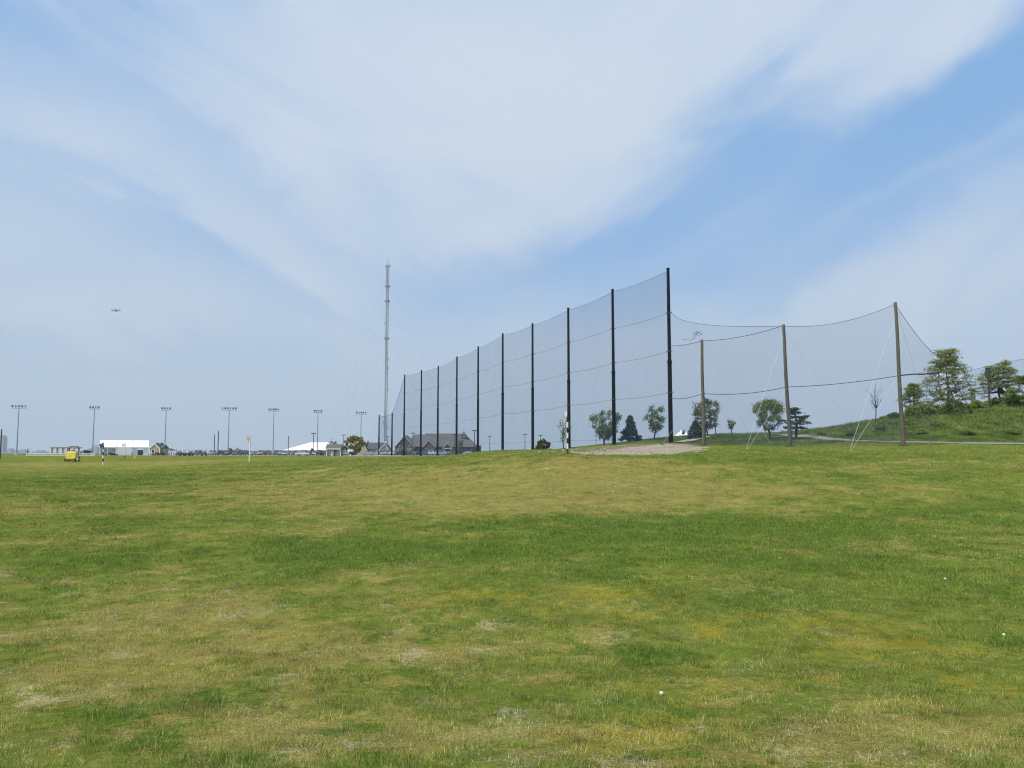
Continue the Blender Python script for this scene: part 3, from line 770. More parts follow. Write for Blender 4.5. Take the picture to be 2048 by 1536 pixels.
# ------------------------------------------------------------------ foliage
def leafquads(C, size, flat=0.0):
    n = len(C); a = rng.normal(size=(n, 3)); b = rng.normal(size=(n, 3))
    if flat: a[:, 2] *= 1-flat; b[:, 2] *= 1-flat
    a /= np.linalg.norm(a, axis=1)[:, None]; b -= (a*b).sum(1)[:, None]*a; b /= np.linalg.norm(b, axis=1)[:, None]+1e-9
    s = (size*(.6+.8*rng.random(n)))[:, None]
    V = np.stack([C-a*s*.5, C+b*s*.28, C+a*s*.5, C-b*s*.28], 1)
    return V.reshape(-1, 3), np.arange(n*4).reshape(-1, 4), np.repeat(rng.random((n, 3)), 4, 0)
def skeleton(base, trunk, attr, r_tip, power=2.3, direct=False):
    nodes = [np.array(p, float) for p in trunk]; par = [-1]+list(range(len(trunk)-1))
    order = np.argsort([np.linalg.norm(a-nodes[-1 if False else 0]) for a in attr])
    first = max(1, int(len(trunk)*.45)) if len(trunk) > 3 else len(trunk)-1
    tips = []
    for k in order:
        p = attr[k]; arr = np.array(nodes[first:]); dz = arr[:, 2]-p[2]
        d = np.linalg.norm(arr-p, axis=1)+np.maximum(dz, 0)*1.2
        j = int(np.argmin(d))+first
        if direct:
            tz = np.array([q[2] for q in nodes[:len(trunk)]]); j = max(1, int(np.argmin(abs(tz-(p[2]-.55*np.hypot(p[0]-nodes[0][0], p[1]-nodes[0][1])-.25*(p[2]-tz[0]))))))
            j = min(j, len(trunk)-1)
        mid = (nodes[j]+p)/2+np.array([0, 0, .06*np.linalg.norm(nodes[j]-p)])+rng.normal(size=3)*.03*np.linalg.norm(nodes[j]-p)
        nodes.append(mid); par.append(j); nodes.append(p); par.append(len(nodes)-2); tips.append(len(nodes)-1)
    w = np.zeros(len(nodes)); cnt = np.ones(len(nodes))*0
    for t in tips: cnt[t] += 1
    for i in range(len(nodes)-1, 0, -1): cnt[par[i]] += cnt[i]
    rad = r_tip*np.maximum(cnt, 1)**(1/power)
    m = MB()
    for i in range(1, len(nodes)):
        m.tube(nodes[par[i]], nodes[i], min(rad[par[i]], rad[i]*1.5), rad[i], 6 if rad[i] > .05 else 4, False)
    return m
TREES = 0
def tree(name, px, brow, trow, wpx, Y, kind, label, cat, leafm, nattr=60, nleaf=3500, lsize=.26, lean=0, group=None, trunk_h=.25, clump=.5, cx=None, rtip=.018, sink=.05, basez=None):
    if Y is None: Y = G(px, brow).y
    p0 = GY(px, Y); zt = P(px, trow, Y).z
    base = Vector((P(px, brow, Y).x, Y, p0.z))
    if basez is not None: base.z = basez
    h = zt-base.z; W = wpx*Y/F; rx = W/2
    ox = 0 if cx is None else (cx-px)*Y/F
    o = thing(name, base, label, cat, group)
    A = []; k = 0
    while len(A) < nattr and k < 20000:
        k += 1
        t = rng.random(); th = rng.uniform(0, 2*np.pi); q = math.sqrt(rng.uniform(.08, 1))
        if kind == 'vase':
            t = t**.8; prof = (.30+.78*math.sin(min(1, t*1.15)*math.pi*.62))*math.sqrt(max(0, 1-max(0, t-.72)**2/.09))
            z = h*(trunk_h+(1-trunk_h)*t)
        elif kind == 'cone':
            prof = max(.04, (1-t)**.85)*(.85+.3*rng.random()); z = h*(.06+.94*t); q = rng.uniform(.5, 1)
            if rng.random() < t*.35: continue
        elif kind == 'dome':
            prof = math.sqrt(max(0, 1-t*t))*(.85+.3*rng.random()); z = h*(.03+.95*t)
        elif kind == 'pads':
            lv = rng.integers(0, 6); zz = [.36, .50, .58, .70, .84, .95][lv]; wr = [.75, 1.0, .85, .6, .45, .22][lv]
            oo = [-.1, .1, -.15, .15, -.1, -.1][lv]; prof = wr; z = h*(zz+rng.normal()*.018)
            x = rx*(oo+q*math.cos(th)*prof*.95); y = rx*q*math.sin(th)*prof*.8
            A.append(np.array([x, y, z])); continue
        elif kind == 'locust':
            prof = (.55+.45*min(1, t/.3))*max(.12, 1-t)**.62*1.35*(.8+.3*rng.random()); z = h*(trunk_h+(1-trunk_h)*t); q = rng.uniform(.15, 1)**.7
        elif kind == 'bare':
            prof = .25+.75*t; z = h*(trunk_h+(1-trunk_h)*t); q = rng.uniform(.3, 1)
        x = ox*min(1, z/h*1.3)+rx*q*prof*math.cos(th); y = rx*q*prof*math.sin(th)*.9
        # carve gaps so the sky shows between limbs
        if kind in ('vase', 'locust') and vnoise(np.array([x*1.1/max(rx, .5)*1.6+px]), np.array([z/h*5+y/max(rx, .5)]), int(px) % 97)[0] < (.33 if kind == 'vase' else .27): continue
        A.append(np.array([x, y, z]))
    A = np.array(A)
    tp = [np.array([lean*u*u*h*.2+.02*h*math.sin(u*6+px), .01*h*math.sin(u*5), -sink+u*h*(.9 if kind in ('cone', 'locust', 'pads', 'bare') else trunk_h*1.3)]) for u in np.linspace(0, 1, 8)]
    m = skeleton(None, tp, list(A), rtip, direct=(kind == 'bare'))
    m.build('trunk', M_bark, o)
    if nleaf:
        idx = rng.integers(0, len(A), nleaf)
        sp = clump*(h*.07+.08)
        off = rng.normal(size=(nleaf, 3))*sp
        if kind in ('locust', 'pads'): off[:, 2] *= .42; off[:, :2] *= 1.35
        if kind == 'cone': off[:, 2] *= .6
        C = A[idx]+off
        C[:, 2] = np.maximum(C[:, 2], .05)
        V, Fq, rn = leafquads(C, np.full(nleaf, lsize), .5 if kind in ('locust', 'pads') else 0)
        # per-clump tint
        rn[:, 0] = np.clip(.55*rn[:, 0]+.45*np.repeat(rng.random(len(A))[idx], 4), 0, 1)
        np_mesh('crown', V+np.array(base), Fq, leafm, o, attrs={'rnd': rn})
    return o
LF_g = leaf_mat('leaf_green', (.11, .155, .034), (.36, .42, .10), .42)
LF_d = leaf_mat('leaf_dark', (.052, .076, .030), (.145, .175, .062), .25)
LF_o = leaf_mat('leaf_olive', (.12, .145, .05), (.30, .32, .12), .4)
LF_l = leaf_mat('leaf_locust', (.14, .17, .055), (.36, .39, .15), .45)
LF_y = leaf_mat('leaf_spring_yellow', (.16, .165, .035), (.36, .33, .09), .35)
LF_b = leaf_mat('leaf_bright', (.14, .20, .035), (.29, .37, .07), .4)
T = tree
T('young_tree', 1209, 886, 822, 56, 121, 'vase', 'bushy vase-shaped green tree half behind the second tall black pole', 'tree', LF_g, 80, 4300, .25, cx=1212, trunk_h=.2)
T('pine_tree', 1261, 878, 833, 46, 122, 'cone', 'dark conical evergreen standing alone on the bank, left of the tallest black pole', 'tree', LF_d, 120, 6000, .26, clump=.42)
T('young_tree', 1310, 874, 816, 40, 118, 'vase', 'small vase-shaped green tree close left of the tallest black pole', 'tree', LF_g, 55, 2300, .24, cx=1313, trunk_h=.3)
T('pine_tree', 1391, 876, 842, 36, 108, 'cone', 'low dark evergreen left of the shortest wooden pole', 'tree', LF_d, 100, 4800, .25, clump=.45)
T('young_tree', 1414, 873, 801, 50, 112, 'vase', 'loose open-crowned tree right behind the shortest wooden pole', 'tree', LF_o, 75, 2900, .24, trunk_h=.25)
T('sapling', 1431, 869, 838, 11, 118, 'vase', 'thin sapling on the ridge, nearer the shortest wooden pole', 'tree', LF_o, 16, 420, .2, rtip=.02, trunk_h=.4)
T('sapling', 1463, 868, 842, 14, 118, 'vase', 'tiny round sapling alone in the middle of the ridge', 'tree', LF_o, 16, 520, .2, rtip=.02, trunk_h=.35)
T('young_tree', 1539, 876, 803, 58, 96, 'vase', 'bushy round-crowned green tree left of the middle wooden pole', 'tree', LF_g, 80, 4000, .22, trunk_h=.28)
T('pine_tree', 1594, 878, 815, 62, 92, 'pads', 'windswept pine with flat tiers just right of the middle wooden pole', 'tree', LF_d, 95, 3600, .20, clump=.36, lean=-.3)
T('bare_tree', 1752, 846, 768, 58, 104, 'bare', 'nearly bare spindly tree on the slope left of the tallest wooden pole', 'tree', LF_o, 26, 50, .15, trunk_h=.35, rtip=.016, lean=0)
T('locust_tree', 1897, 820, 699, 108, None, 'locust', 'tallest airy tree with layered light foliage on the hilltop', 'tree', LF_l, 320, 13500, .21, trunk_h=.10, clump=.40, rtip=.0125)
T('locust_tree', 1830, 828, 768, 66, None, 'locust', 'low yellow-green bushy tree touching the tallest wooden pole', 'tree', LF_b, 150, 6500, .2, trunk_h=.05, clump=.5, rtip=.013)
T('locust_tree', 2000, 806, 718, 90, 113, 'locust', 'airy thin tree behind the dark-headed lamp post at right', 'tree', LF_l, 260, 9500, .21, trunk_h=.08, clump=.40, rtip=.0125)
T('leafy_tree', 2052, 808, 752, 74, 106, 'locust', 'bright green tree cut off by the right edge of the view', 'tree', LF_b, 90, 5000, .22, trunk_h=.12, clump=.4)
T('bare_tree', 1127, 896, 843, 36, 124, 'bare', 'young tree almost without leaves behind the black and white striped post', 'tree', LF_o, 36, 420, .2, trunk_h=.3, rtip=.018)
T('shrub', 1085, 901, 880, 34, 120, 'dome', 'dark windswept shrub on the mound between two tall black poles', 'shrub', LF_d, 60, 2600, .24, cx=1086)
# hilltop thicket
for i, (px, brow, trow, w, Y, lab) in enumerate([
    (1862, 830, 806, 66, 0, 'dark thicket shrub just right of the tallest wooden pole'), (1910, 828, 802, 70, 0, 'dense dark shrub under the tallest airy tree'),
    (1952, 818, 802, 44, 0, 'shrub between the tallest airy tree and the dark-headed lamp post'), (1990, 812, 797, 44, 0, 'low shrub at the foot of the dark-headed lamp post'),
    (2034, 811, 792, 50, 0, 'rounded hilltop shrub at the right edge'), (1788, 837, 827, 30, 0, 'small scrubby shrub on the skyline left of the tallest wooden pole'),
    (1830, 832, 812, 44, 0, 'shrub below the low yellow-green tree'), (1768, 842, 834, 24, 0, 'lowest scrub on the skyline beside the spindly tree')]):
    Y = None
    T('shrub', px, brow, trow, w, Y, 'dome', lab, 'shrub', [LF_d, LF_d, LF_g, LF_o][i % 4] if i else LF_g, 60, 2400, .20, group='shrubs along the hilltop', clump=.6)
# shrubs and weeds lower on the hillside
for i, (px, row, w, hp, lab) in enumerate([(1612, 868, 30, 8, 'dark weed clump beside the windswept pine'), (1645, 872, 24, 8, 'weed clump above the bend of the path'), (1700, 873, 26, 7, 'weed clump above the path left of the guy wires'),
    (1842, 868, 30, 8, 'weed clump low on the bank right of the tallest wooden pole'), (1880, 852, 36, 8, 'weed clump halfway up the bank below the tallest airy tree'), (1935, 872, 34, 8, 'broad weed clump low on the bank below the dark-headed lamp post'),
    (1985, 850, 36, 9, 'weed clump halfway up the bank below the dark-headed lamp post'), (2025, 868, 34, 8, 'weed clump low on the bank at the right edge'), (1760, 862, 26, 7, 'weed clump on the slope below the spindly tree')]):
    g = G(px, row)
    T('weed_clump', px, row, row-hp, w, g.y, 'dome', lab, 'shrub', [LF_g, LF_o, LF_d][i % 3], 34, 700, .15, group='weed clumps on the bank', clump=.7)

# ------------------------------------------------------------------ range marker posts with flags
def marker(px, brow, Y, hpx, hflag, colours, flagm, label, flagshape=1, r=.085, on_ground=True):
    b = P(px, brow, Y); base = Vector((b.x, Y, hz(b.x, Y)))
    s = Y/F; h = hpx*s
    o = thing('marker_post', base, label, 'marker post')
    n = len(colours)
    for k in range(n):
        MB().tube((0, 0, h*k/n-(.1 if k == 0 else 0)), (0, 0, h*(k+1)/n), r, r, 12).build('band', M_white if colours[k] == 'w' else (M_yelflag if colours[k] == 'y' else M_blackp), o)
    MB().tube((0, 0, h), (0, 0, h+hflag*s), .018, .014, 6).build('flagstaff', M_dark, o)
    f0 = h+hflag*s; V = []; nx, nz = 6, 5; fw, fh = .42*flagshape, hflag*s*1.15
    for i in range(nx+1):
        for j in range(nz+1):
            u = i/nx; V.append((-.02-fw*u*(1-.25*j/nz), .09*math.sin(u*5+j*.7)*u, f0-.02-fh*(j/nz)-.28*u))
    fs = [(i*(nz+1)+j, (i+1)*(nz+1)+j, (i+1)*(nz+1)+j+1, i*(nz+1)+j+1) for i in range(nx) for j in range(nz)]
    m = MB(); m.add(V, fs); fo = m.build('flag', flagm, o); md = fo.modifiers.new('s', 'SOLIDIFY'); md.thickness = .004
    return o
M_flagw = mat('white_cloth', (.72, .72, .70), .8, .1, 8.0); M_flagb = mat('dark_cloth', (.05, .06, .08), .8, .1, 8.0)
marker(1135.2, 909, 54, 75, 13, 'kwkwkwk', M_flagw, 'striped black and white post with white flag on the near mound', .62, .062)
marker(205.5, 932, 103, 38, 7, 'wkwkwk', M_flagb, 'striped black and white post with dark flag before the long white tent', 1.3, .085)
marker(498.8, 923, 90, 44, 9, 'ww', M_yelflag, 'plain white post with yellow flag left of centre', .7, .075)
marker(249.5, 919, 146, 27, 5, 'kwww', M_flagw, 'thin white post with pale flag before the middle of the long white tent', 1.5, .08)
marker(758.3, 911, 180, 25, 2, 'wkwkk', M_flagb, 'distant striped post at the far left end of the net', .6, .09)
marker(269.7, 917, 150, 8, 1, 'wy', M_yelflag, 'knee-high white and orange stake right of the thin flagged post', .5, .09)
marker(701, 911, 185, 10, 3, 'wk', M_flagw, 'short post with white flag right of the grey shed', 2.0, .12)

# ------------------------------------------------------------------ golf balls
M_ball = mat('golf_ball', (.62, .62, .60), .3, .02, 30.0)
for px, row, lab in [(2008, 1274, 'white golf ball at the right edge of the turf'), (1323, 1388, 'white golf ball nearest the camera, in yellowed turf'), (1891, 1164, 'white golf ball on dark green turf at right'),
                     (1917, 1026, 'farthest white golf ball, right side'), (518, 997, 'lone white golf ball on the left-hand turf'), (1560, 1199-79, 'white golf ball on the bright green strip, right of centre')]:
    g = G(px, row); o = MB().ball((0, 0, 0), .0213, .0213, .0213, 14, 10).build('golf_ball', M_ball, smooth=True)
    o.location = (g.x, g.y, g.z+.006+.0012*g.y); tag(o, lab, 'golf ball', 'golf balls left on the turf')

# ------------------------------------------------------------------ radio mast
def mast():
    Y = 420; b = P(770.5, 902, Y); t = P(776.5, 533, Y); base = Vector((b.x, Y, hz(b.x, Y)))
    o = thing('radio_mast', base, 'tall guyed lattice radio mast with ring platforms', 'mast')
    h = t.z-base.z; w = .72
    L = [(w*math.cos(R(90+120*k+15)), w*math.sin(R(90+120*k+15))) for k in range(3)]
    m = MB()
    for x, y in L: m.tube((x, y, 0), (x, y, h), .14, .12, 6)
    m.build('legs', M_galvd, o)
    m = MB(); n = int(h/1.25)
    for k in range(n):
        z0 = h*k/n; z1 = h*(k+1)/n
        for a in range(3):
            p, q = L[a], L[(a+1) % 3]
            m.tube((*p, z0), (*q, z0), .05, .05, 4, False)
            if k % 2: m.tube((*p, z0), (*q, z1), .045, .045, 4, False)
            else: m.tube((*q, z0), (*p, z1), .045, .045, 4, False)
    m.build('bracing', M_galvm, o)
    s = Y/F
    for row in (533, 573.5, 603.5, 678):
        z = P(775, row, Y).z-base.z; m = MB(); r = 1.35
        for zz in (z, z+.55):
            for k in range(12):
                a0, a1 = R(30*k), R(30*k+30); m.tube((r*math.cos(a0), r*math.sin(a0), zz), (r*math.cos(a1), r*math.sin(a1), zz), .09, .09, 5, False)
        for k in range(12): m.tube((r*math.cos(R(30*k)), r*math.sin(R(30*k)), z-.1), (r*math.cos(R(30*k)), r*math.sin(R(30*k)), z+.6), .05, .05, 4)
        for k in range(3): m.tube((L[k][0], L[k][1], z), (r*math.cos(R(105+120*k)), r*math.sin(R(105+120*k)), z), .09, .09, 5)
        for k in range(2): m.tube((-.5+k, -r, z-.1), (-.5+k, r, z-.1), .07, .07, 4)
        m.build('ring_platform', M_galvd, o)
    for dx, top, in ((-.15, 517), (.75, 517.5)):
        MB().tube((dx, 0, h-.2), (dx, 0, P(776, top, Y).z-base.z), .09, .06, 6).build('whip_antenna', M_galvd, o)
    for row, dx in ((719, 1.3), (737, 1.3), (648, -1.1), (846, -1.2), (856, 1.1), (851, -1.3), (780, 1.1)):
        z = P(775, row, Y).z-base.z; m = MB(); m.tube((0, -.3, z), (dx, -.3, z+.3), .07, .07, 5); m.tube((dx, -.3, z-.6), (dx, -.3, z+1.1), .11, .11, 6)
        m.build('antenna', M_galvd, o)
    guys = [((652, 905), (545, 600, 672, 740)), ((925, 905), (545, 600, 672)), ((742, 905), (672, 740, 800))]
    for (gx, gr), rows in guys:
        for i, row in enumerate(rows):
            a = P(775.5, row, Y)-base; b2 = P(gx+(i*14 if gx > 800 or gx < 700 else i*4)*(-1 if gx > 800 else 1), gr+3, Y+(-20 if gx != 742 else -90))-base
            m = MB(); m.tube(a, b2, .018, .018, 4, False); m.build('guy_cable', M_galvd, o)
mast()

# ------------------------------------------------------------------ floodlights
def lampmesh(x, z, tilt):
    m = MB(); d = Vector((0, -math.cos(tilt), -math.sin(tilt)))
    p = Vector((x, 0, z)); m.tube(p-d*.2, p+d*.2, .18, .34, 10); m.tube(p-d*.42, p-d*.2, .13, .17, 8); m.tube((x, 0, z-.75), (x, 0, z-.1), .05, .05, 5)
    return m
FL = [(32.5, 38, 812, 5, 29, 'leftmost floodlight mast with five lamps'), (185.5, 189, 814, 4, 20, 'floodlight mast with four lamps left of the long white tent'),
      (329, 332.5, 816, 4, 19, 'floodlight mast with four lamps beside the small yellow cottage'), (455.5, 458.5, 816, 6, 30, 'widest floodlight mast with six lamps, left of the yellow flag post'),
      (546, 548, 818, 5, 21, 'floodlight mast with five lamps right of the yellow flag post'), (634, 636, 821, 4, 17, 'floodlight mast with four lamps in front of the white marquee'),
      (721, 722.5, 824, 5, 21, 'faintest floodlight mast, nearest the lattice mast')]
for bx, tx, top, n, wpx, lab in FL:
    Y = 17.0*F/(HOR-top); t = P(tx, top+4, Y); base = Vector((t.x, Y, hz(t.x, Y)))
    o = thing('floodlight', base, lab, 'floodlight', 'floodlight masts along the far car park')
    h = t.z-base.z; w = wpx*Y/F
    MB().tube((0, 0, 0), (0, 0, h), .22, .12, 8).build('mast', M_galvm, o)  # paler steel carries distance haze and glare in its colour
    MB().box(-w/2, w/2, -.09, .09, h-.12, h+.08).build('crossarm', M_galvd, o)
    MB().box(-.45, .45, -.45, .45, -.2, .55).build('footing', M_pale, o)
    for k in range(n):
        x = -w/2+.3+(w-.6)*k/(n-1); lampmesh(x, h+.75, .35).build('lamp', M_dark if (k+n) % 3 else M_galv, o)
# ------------------------------------------------------------------ plain posts and car park lamps
def lamp_post(px, top, head, label, Y=None, r=.14, name=None, cat=None, ht=7.0):
    Y = Y or ht*F/(HOR-top); t = P(px, top, Y); base = Vector((t.x, Y, hz(t.x, Y)))
    o = thing(name or ('lamp_post' if head else 'timber_post'), base, label, cat or ('lamp post' if head else 'post'), 'car park lamp posts' if head else 'bare timber posts beyond the range')
    h = t.z-base.z
    if head:
        MB().tube((0, 0, -.1), (0, 0, h-.2), r, r*.75, 8).build('post', M_dark, o)
        MB().box(-.85, .85, -.25, .25, h-.22, h).build('lamp_head', M_dark, o); MB().box(-.8, .8, -.2, .2, h-.27, h-.222).build('lens', M_galv, o)
    else:
        MB().tube((0, 0, -.1), (0, 0, h*.5), r*1.2, r*1.1, 8).build('lower_shaft', M_wood if False else M_dark, o)
        MB().tube((0, 0, h*.5), (0, 0, h), r*1.1, r, 8).build('upper_shaft', M_dark, o)
lamp_post(3.5, 858, False, 'thick dark post at the left edge before the hazy towers', 150, .1)
lamp_post(429.5, 868, False, 'shorter of two bare posts left of the widest floodlight')
lamp_post(437, 862, False, 'taller of two bare posts left of the widest floodlight')
lamp_post(577, 872, False, 'bare dark post at the left end of the white marquee')
lamp_post(56, 897, False, 'short dark post at the left end of the white rail fence', 262, .12)
for px, top, lab in [(627, 866, 'lamp post in front of the white marquee'), (687.5, 869.5, 'lamp post left of the yellow-green tree'), (775.5, 873, 'lamp post at the right end of the yellow building'),
                     (826, 865.5, 'lamp post before the large clubhouse gable'), (908.5, 868.5, 'lamp post before the clubhouse, beside a tall black pole'), (949, 860.5, 'lamp post at the right end of the clubhouse'),
                     (979.5, 872, 'lamp post standing alone right of the clubhouse'), (1050, 868, 'lamp post behind the mound left of the dark shrub'), (1081, 870, 'lamp post rising behind the dark windswept shrub'),
                     (1192, 871, 'lamp post left of the bushy vase-shaped tree')]:
    lamp_post(px, top, True, lab)
# big-headed post on the hilltop
def hill_lamp():
    Y = 108; t = P(1975.5, 737, Y); base = Vector((t.x, Y, hz(t.x, Y))); h = t.z-base.z
    o = thing('lamp_post', base, 'dark post with fat cylindrical head on the hilltop at right', 'lamp post')
    MB().tube((0, 0, -.2), (0, 0, h-1.2), .13, .10, 8).build('post', M_dark, o)
    MB().tube((0, 0, h-1.25), (0, 0, h), .31, .33, 14).build('head', M_dark, o); MB().tube((0, 0, h), (0, 0, h+.05), .36, .34, 14).build('cap', M_black, o)
hill_lamp()
# hilltop net at the far right
Yn = 118
na = [P(1925, 744, Yn), P(1990, 730, Yn+1), P(2062, 715, Yn+2), P(2180, 692, Yn+3)]
nE = thing('barrier_net', Vector((na[0].x, Yn, hz(na[0].x, Yn))), 'pale distant netting behind the hilltop trees at right', 'net')
net_sheet(na, [.15, .15, .2], M_net2, nE); wire(nE, na, .03, M_cable)
for rw in (786, 806): wire(nE, [P(1925, rw+3, Yn), P(1990, rw, Yn+1), P(2062, rw-3, Yn+2), P(2180, rw-8, Yn+3)], .045, M_cable)
for k, (px, tr, lab) in enumerate([(1945.5, 780, 'short grey post behind the hilltop shrubs'), (2062, 714, 'black pole of the distant hilltop net, just past the right edge')]):
    t = P(px, tr, Yn+.4); base = Vector((t.x, Yn+.4, hz(t.x, Yn+.4))); o = thing('fence_post', base, lab, 'post')
    MB().tube((0, 0, -.2), (0, 0, t.z-base.z), .32 if k == 0 else .2, .30 if k == 0 else .18, 10).build('shaft', M_galvd if k == 0 else M_black, o)
    MB().tube((0, 0, t.z-base.z), (0, 0, t.z-base.z+.08), .34 if k == 0 else .21, .2, 10).build('cap', M_galvd, o)

# ------------------------------------------------------------------ buildings
def frame(px, Y):
    """returns root loc and converters from photograph pixels to local metres"""
    b = P(px, HOR, Y); g = hz(b.x, Y); base = Vector((b.x, Y, g))
    X = lambda p: P(p, HOR, Y).x-base.x
    Z = lambda row: P(px, row, Y).z-g
    return base, X, Z
def win(o, x, z, w, h, y, frame_m=None, name='window'):
    f = MB(); t = max(.12, w*.12)
    f.box(x-w/2, x+w/2, y-.09, y, z-h/2, z-h/2+t); f.box(x-w/2, x+w/2, y-.09, y, z+h/2-t, z+h/2)
    f.box(x-w/2, x-w/2+t, y-.09, y, z-h/2+t, z+h/2-t); f.box(x+w/2-t, x+w/2, y-.09, y, z-h/2+t, z+h/2-t)
    fo = f.build(name, frame_m or M_white, o)
    MB().box(x-w/2+t, x+w/2-t, y-.04, y-.01, z-h/2+t, z+h/2-t).build('pane', M_glass, fo)
    return fo
def gable(o, x0, x1, xa, ze, za, y0, y1, wallm, roofm, zb=0, over=.25, th=.18, trim=True, wall_name='wall', roof_name='roof', trimm=None):
    """gable facing the camera: wall prism + two roof slabs running back"""
    MB().prism([(x0, zb), (x1, zb), (x1, ze), (xa, za), (x0, ze)], y0, y1).build(wall_name, wallm, o)
    m = MB()
    for xe, s in ((x0, -1), (x1, 1)):
        dx = xa-xe; dz = za-ze; k = over/abs(dx); xo = xe-dx*k; zo = ze-dz*k
        m.prism([(xo, zo+.01), (xa, za+.01), (xa, za+.01+th*1.3), (xo, zo+.01+th)], y0-over, y1)
    r = m.build(roof_name, roofm, o)
    if trim:
        m = MB()
        for xe in (x0, x1):
            dx = xa-xe; dz = za-ze; k = over/abs(dx); xo = xe-dx*k; zo = ze-dz*k
            m.prism([(xo, zo-.14), (xa, za-.14), (xa, za+th*1.3+.03), (xo, zo+th+.03)], y0-over-.06, y0-over-.003)
        m.build('rake_trim', trimm or M_white, o)
    return r
# --- clubhouse
M_trim = mat('aged_trim', (.44, .42, .37), .7, .1, 4.0)
def clubhouse():
    Y = 300; base, X, Z = frame(870, Y)
    o = thing('clubhouse', base, 'large dark-shingled clubhouse with grey-green gabled roof and cupola behind the net', 'building')
    ze = Z(893); zr = Z(865)
    MB().box(X(793), X(955.5), 8, 24, -.3, ze).build('wall', M_shingle, o)
    # main hipped roof
    yb, yf, ym = 25, 7, 16; xl, xr = X(800), X(951)
    V = [(xl, yf, ze), (xr, yf, ze), (xr, yb, ze), (xl, yb, ze), (X(818), ym, Z(867)), (X(840), ym, Z(867)), (X(842), ym, zr), (X(924), ym, zr)]
    MB().add(V, [(0, 1, 7, 6, 5, 4), (1, 2, 7), (2, 3, 4, 5, 6, 7), (3, 0, 4), (0, 3, 2, 1)]).build('roof', M_roof1, o)
    MB().box(X(955.6)-6, X(958), 9, 20, -.3, Z(892)).build('annex', M_shingle, o)
    MB().box(X(950), X(959), 8.5, 20.5, Z(892)+.002, Z(892)+.25).build('annex_roof', M_roof1, o)
    gable(o, X(787), X(825.5), X(806.2), Z(893), Z(871), 4, 14, M_shingle, M_roof1, trimm=M_trim)
    gable(o, X(843.5), X(867), X(854.6), Z(893), Z(880), 5, 14, M_shingle, M_roof1, trimm=M_trim)
    # entry porch gable on columns
    gable(o, X(885.5), X(903), X(894.4), Z(896), Z(886.5), 1, 12, M_shingle, M_roof1, zb=Z(896)-.02, trimm=M_trim)
    MB().box(X(885), X(903.5), .8, 1.6, Z(897.8), Z(896)-.03).build('beam', M_trim, o)
    for p in (888.4, 901.5): MB().box(X(p)-.2, X(p)+.2, 1, 1.4, -.3, Z(897.8)).build('porch_column', M_trim, o)
    # right hip wing with its own pyramid roof
    V = [(X(905), 5, Z(893.5)), (X(949), 5, Z(893.5)), (X(949), 18, Z(893.5)), (X(905), 18, Z(893.5)), (X(922), 12, Z(874)), (X(925), 12, Z(874))]
    MB().add(V, [(0, 1, 5, 4), (1, 2, 5), (2, 3, 4, 5), (3, 0, 4), (0, 3, 2, 1)]).build('wing_roof', M_roof1, o)
    MB().box(X(907), X(947), 6, 10, -.3, Z(893.5)-.02).build('wing_wall', M_shingle, o)
    # cupola
    c0, c1 = X(919), X(928.2); m = MB().box(c0, c1, 10.8, 13, Z(877), Z(868.7)); cu = m.build('cupola', M_shingle, o)
    MB().box(c0-.1, c1+.1, 10.7, 13.1, Z(869.2), Z(868.2)).build('trim', M_trim, cu)
    for xx in (c0+.45, (c0+c1)/2+.2): MB().box(xx, xx+.5, 10.68, 10.78, Z(873.5), Z(871)).build('louver', M_trim, cu)
    xm = (c0+c1)/2
    MB().add([(c0-.25, 10.5, Z(868.2)), (c1+.25, 10.5, Z(868.2)), (c1+.25, 13.3, Z(868.2)), (c0-.25, 13.3, Z(868.2)), (xm, 11.9, Z(861.2))], [(0, 1, 4), (1, 2, 4), (2, 3, 4), (3, 0, 4), (0, 3, 2, 1)]).build('cupola_roof', M_roof1, cu)
    MB().tube((xm, 11.9, Z(861.6)), (xm, 11.9, Z(858.5)), .05, .03, 5).build('finial', M_dark, cu)
    MB().box(X(799), X(827), 7.8, 7.95, ze-.28, ze-.05).build('fascia', M_trim, o)
    MB().box(X(868), X(884), 7.8, 7.95, ze-.28, ze-.05).build('fascia', M_trim, o)
    for p, r, w, h, y in [(790, 900, .6, 1.0, 4), (793, 900, .6, 1.0, 4), (796, 900, .6, 1.0, 4), (804.5, 897.5, .9, 1.9, 4), (813, 899, .6, 1.0, 4), (816.5, 899, .6, 1.0, 4), (820, 899, .6, 1.0, 4), (796, 892.5, .35, .7, 4), (815.3, 891.5, .35, .7, 4),
                          (831, 900.5, .8, 1.3, 8), (834.5, 900.5, .6, 1.3, 8), (849, 901, .7, 1.5, 5), (852, 901, .7, 1.5, 5), (859, 901, .7, 1.3, 5), (862, 901, .7, 1.3, 5), (875, 901, .8, 1.2, 8), (880, 901, .8, 1.2, 8),
                          (913, 901, .7, 1.2, 6), (922, 901.5, .7, 1.2, 6), (930, 901.5, .7, 1.2, 6), (941, 901.5, .6, 1.1, 6)]:
        win(o, X(p), Z(r), w, h, y, M_trim)
    MB().box(X(892), X(898), 7.93, 8, 0, Z(899)).build('door', M_glass, o)
clubhouse()
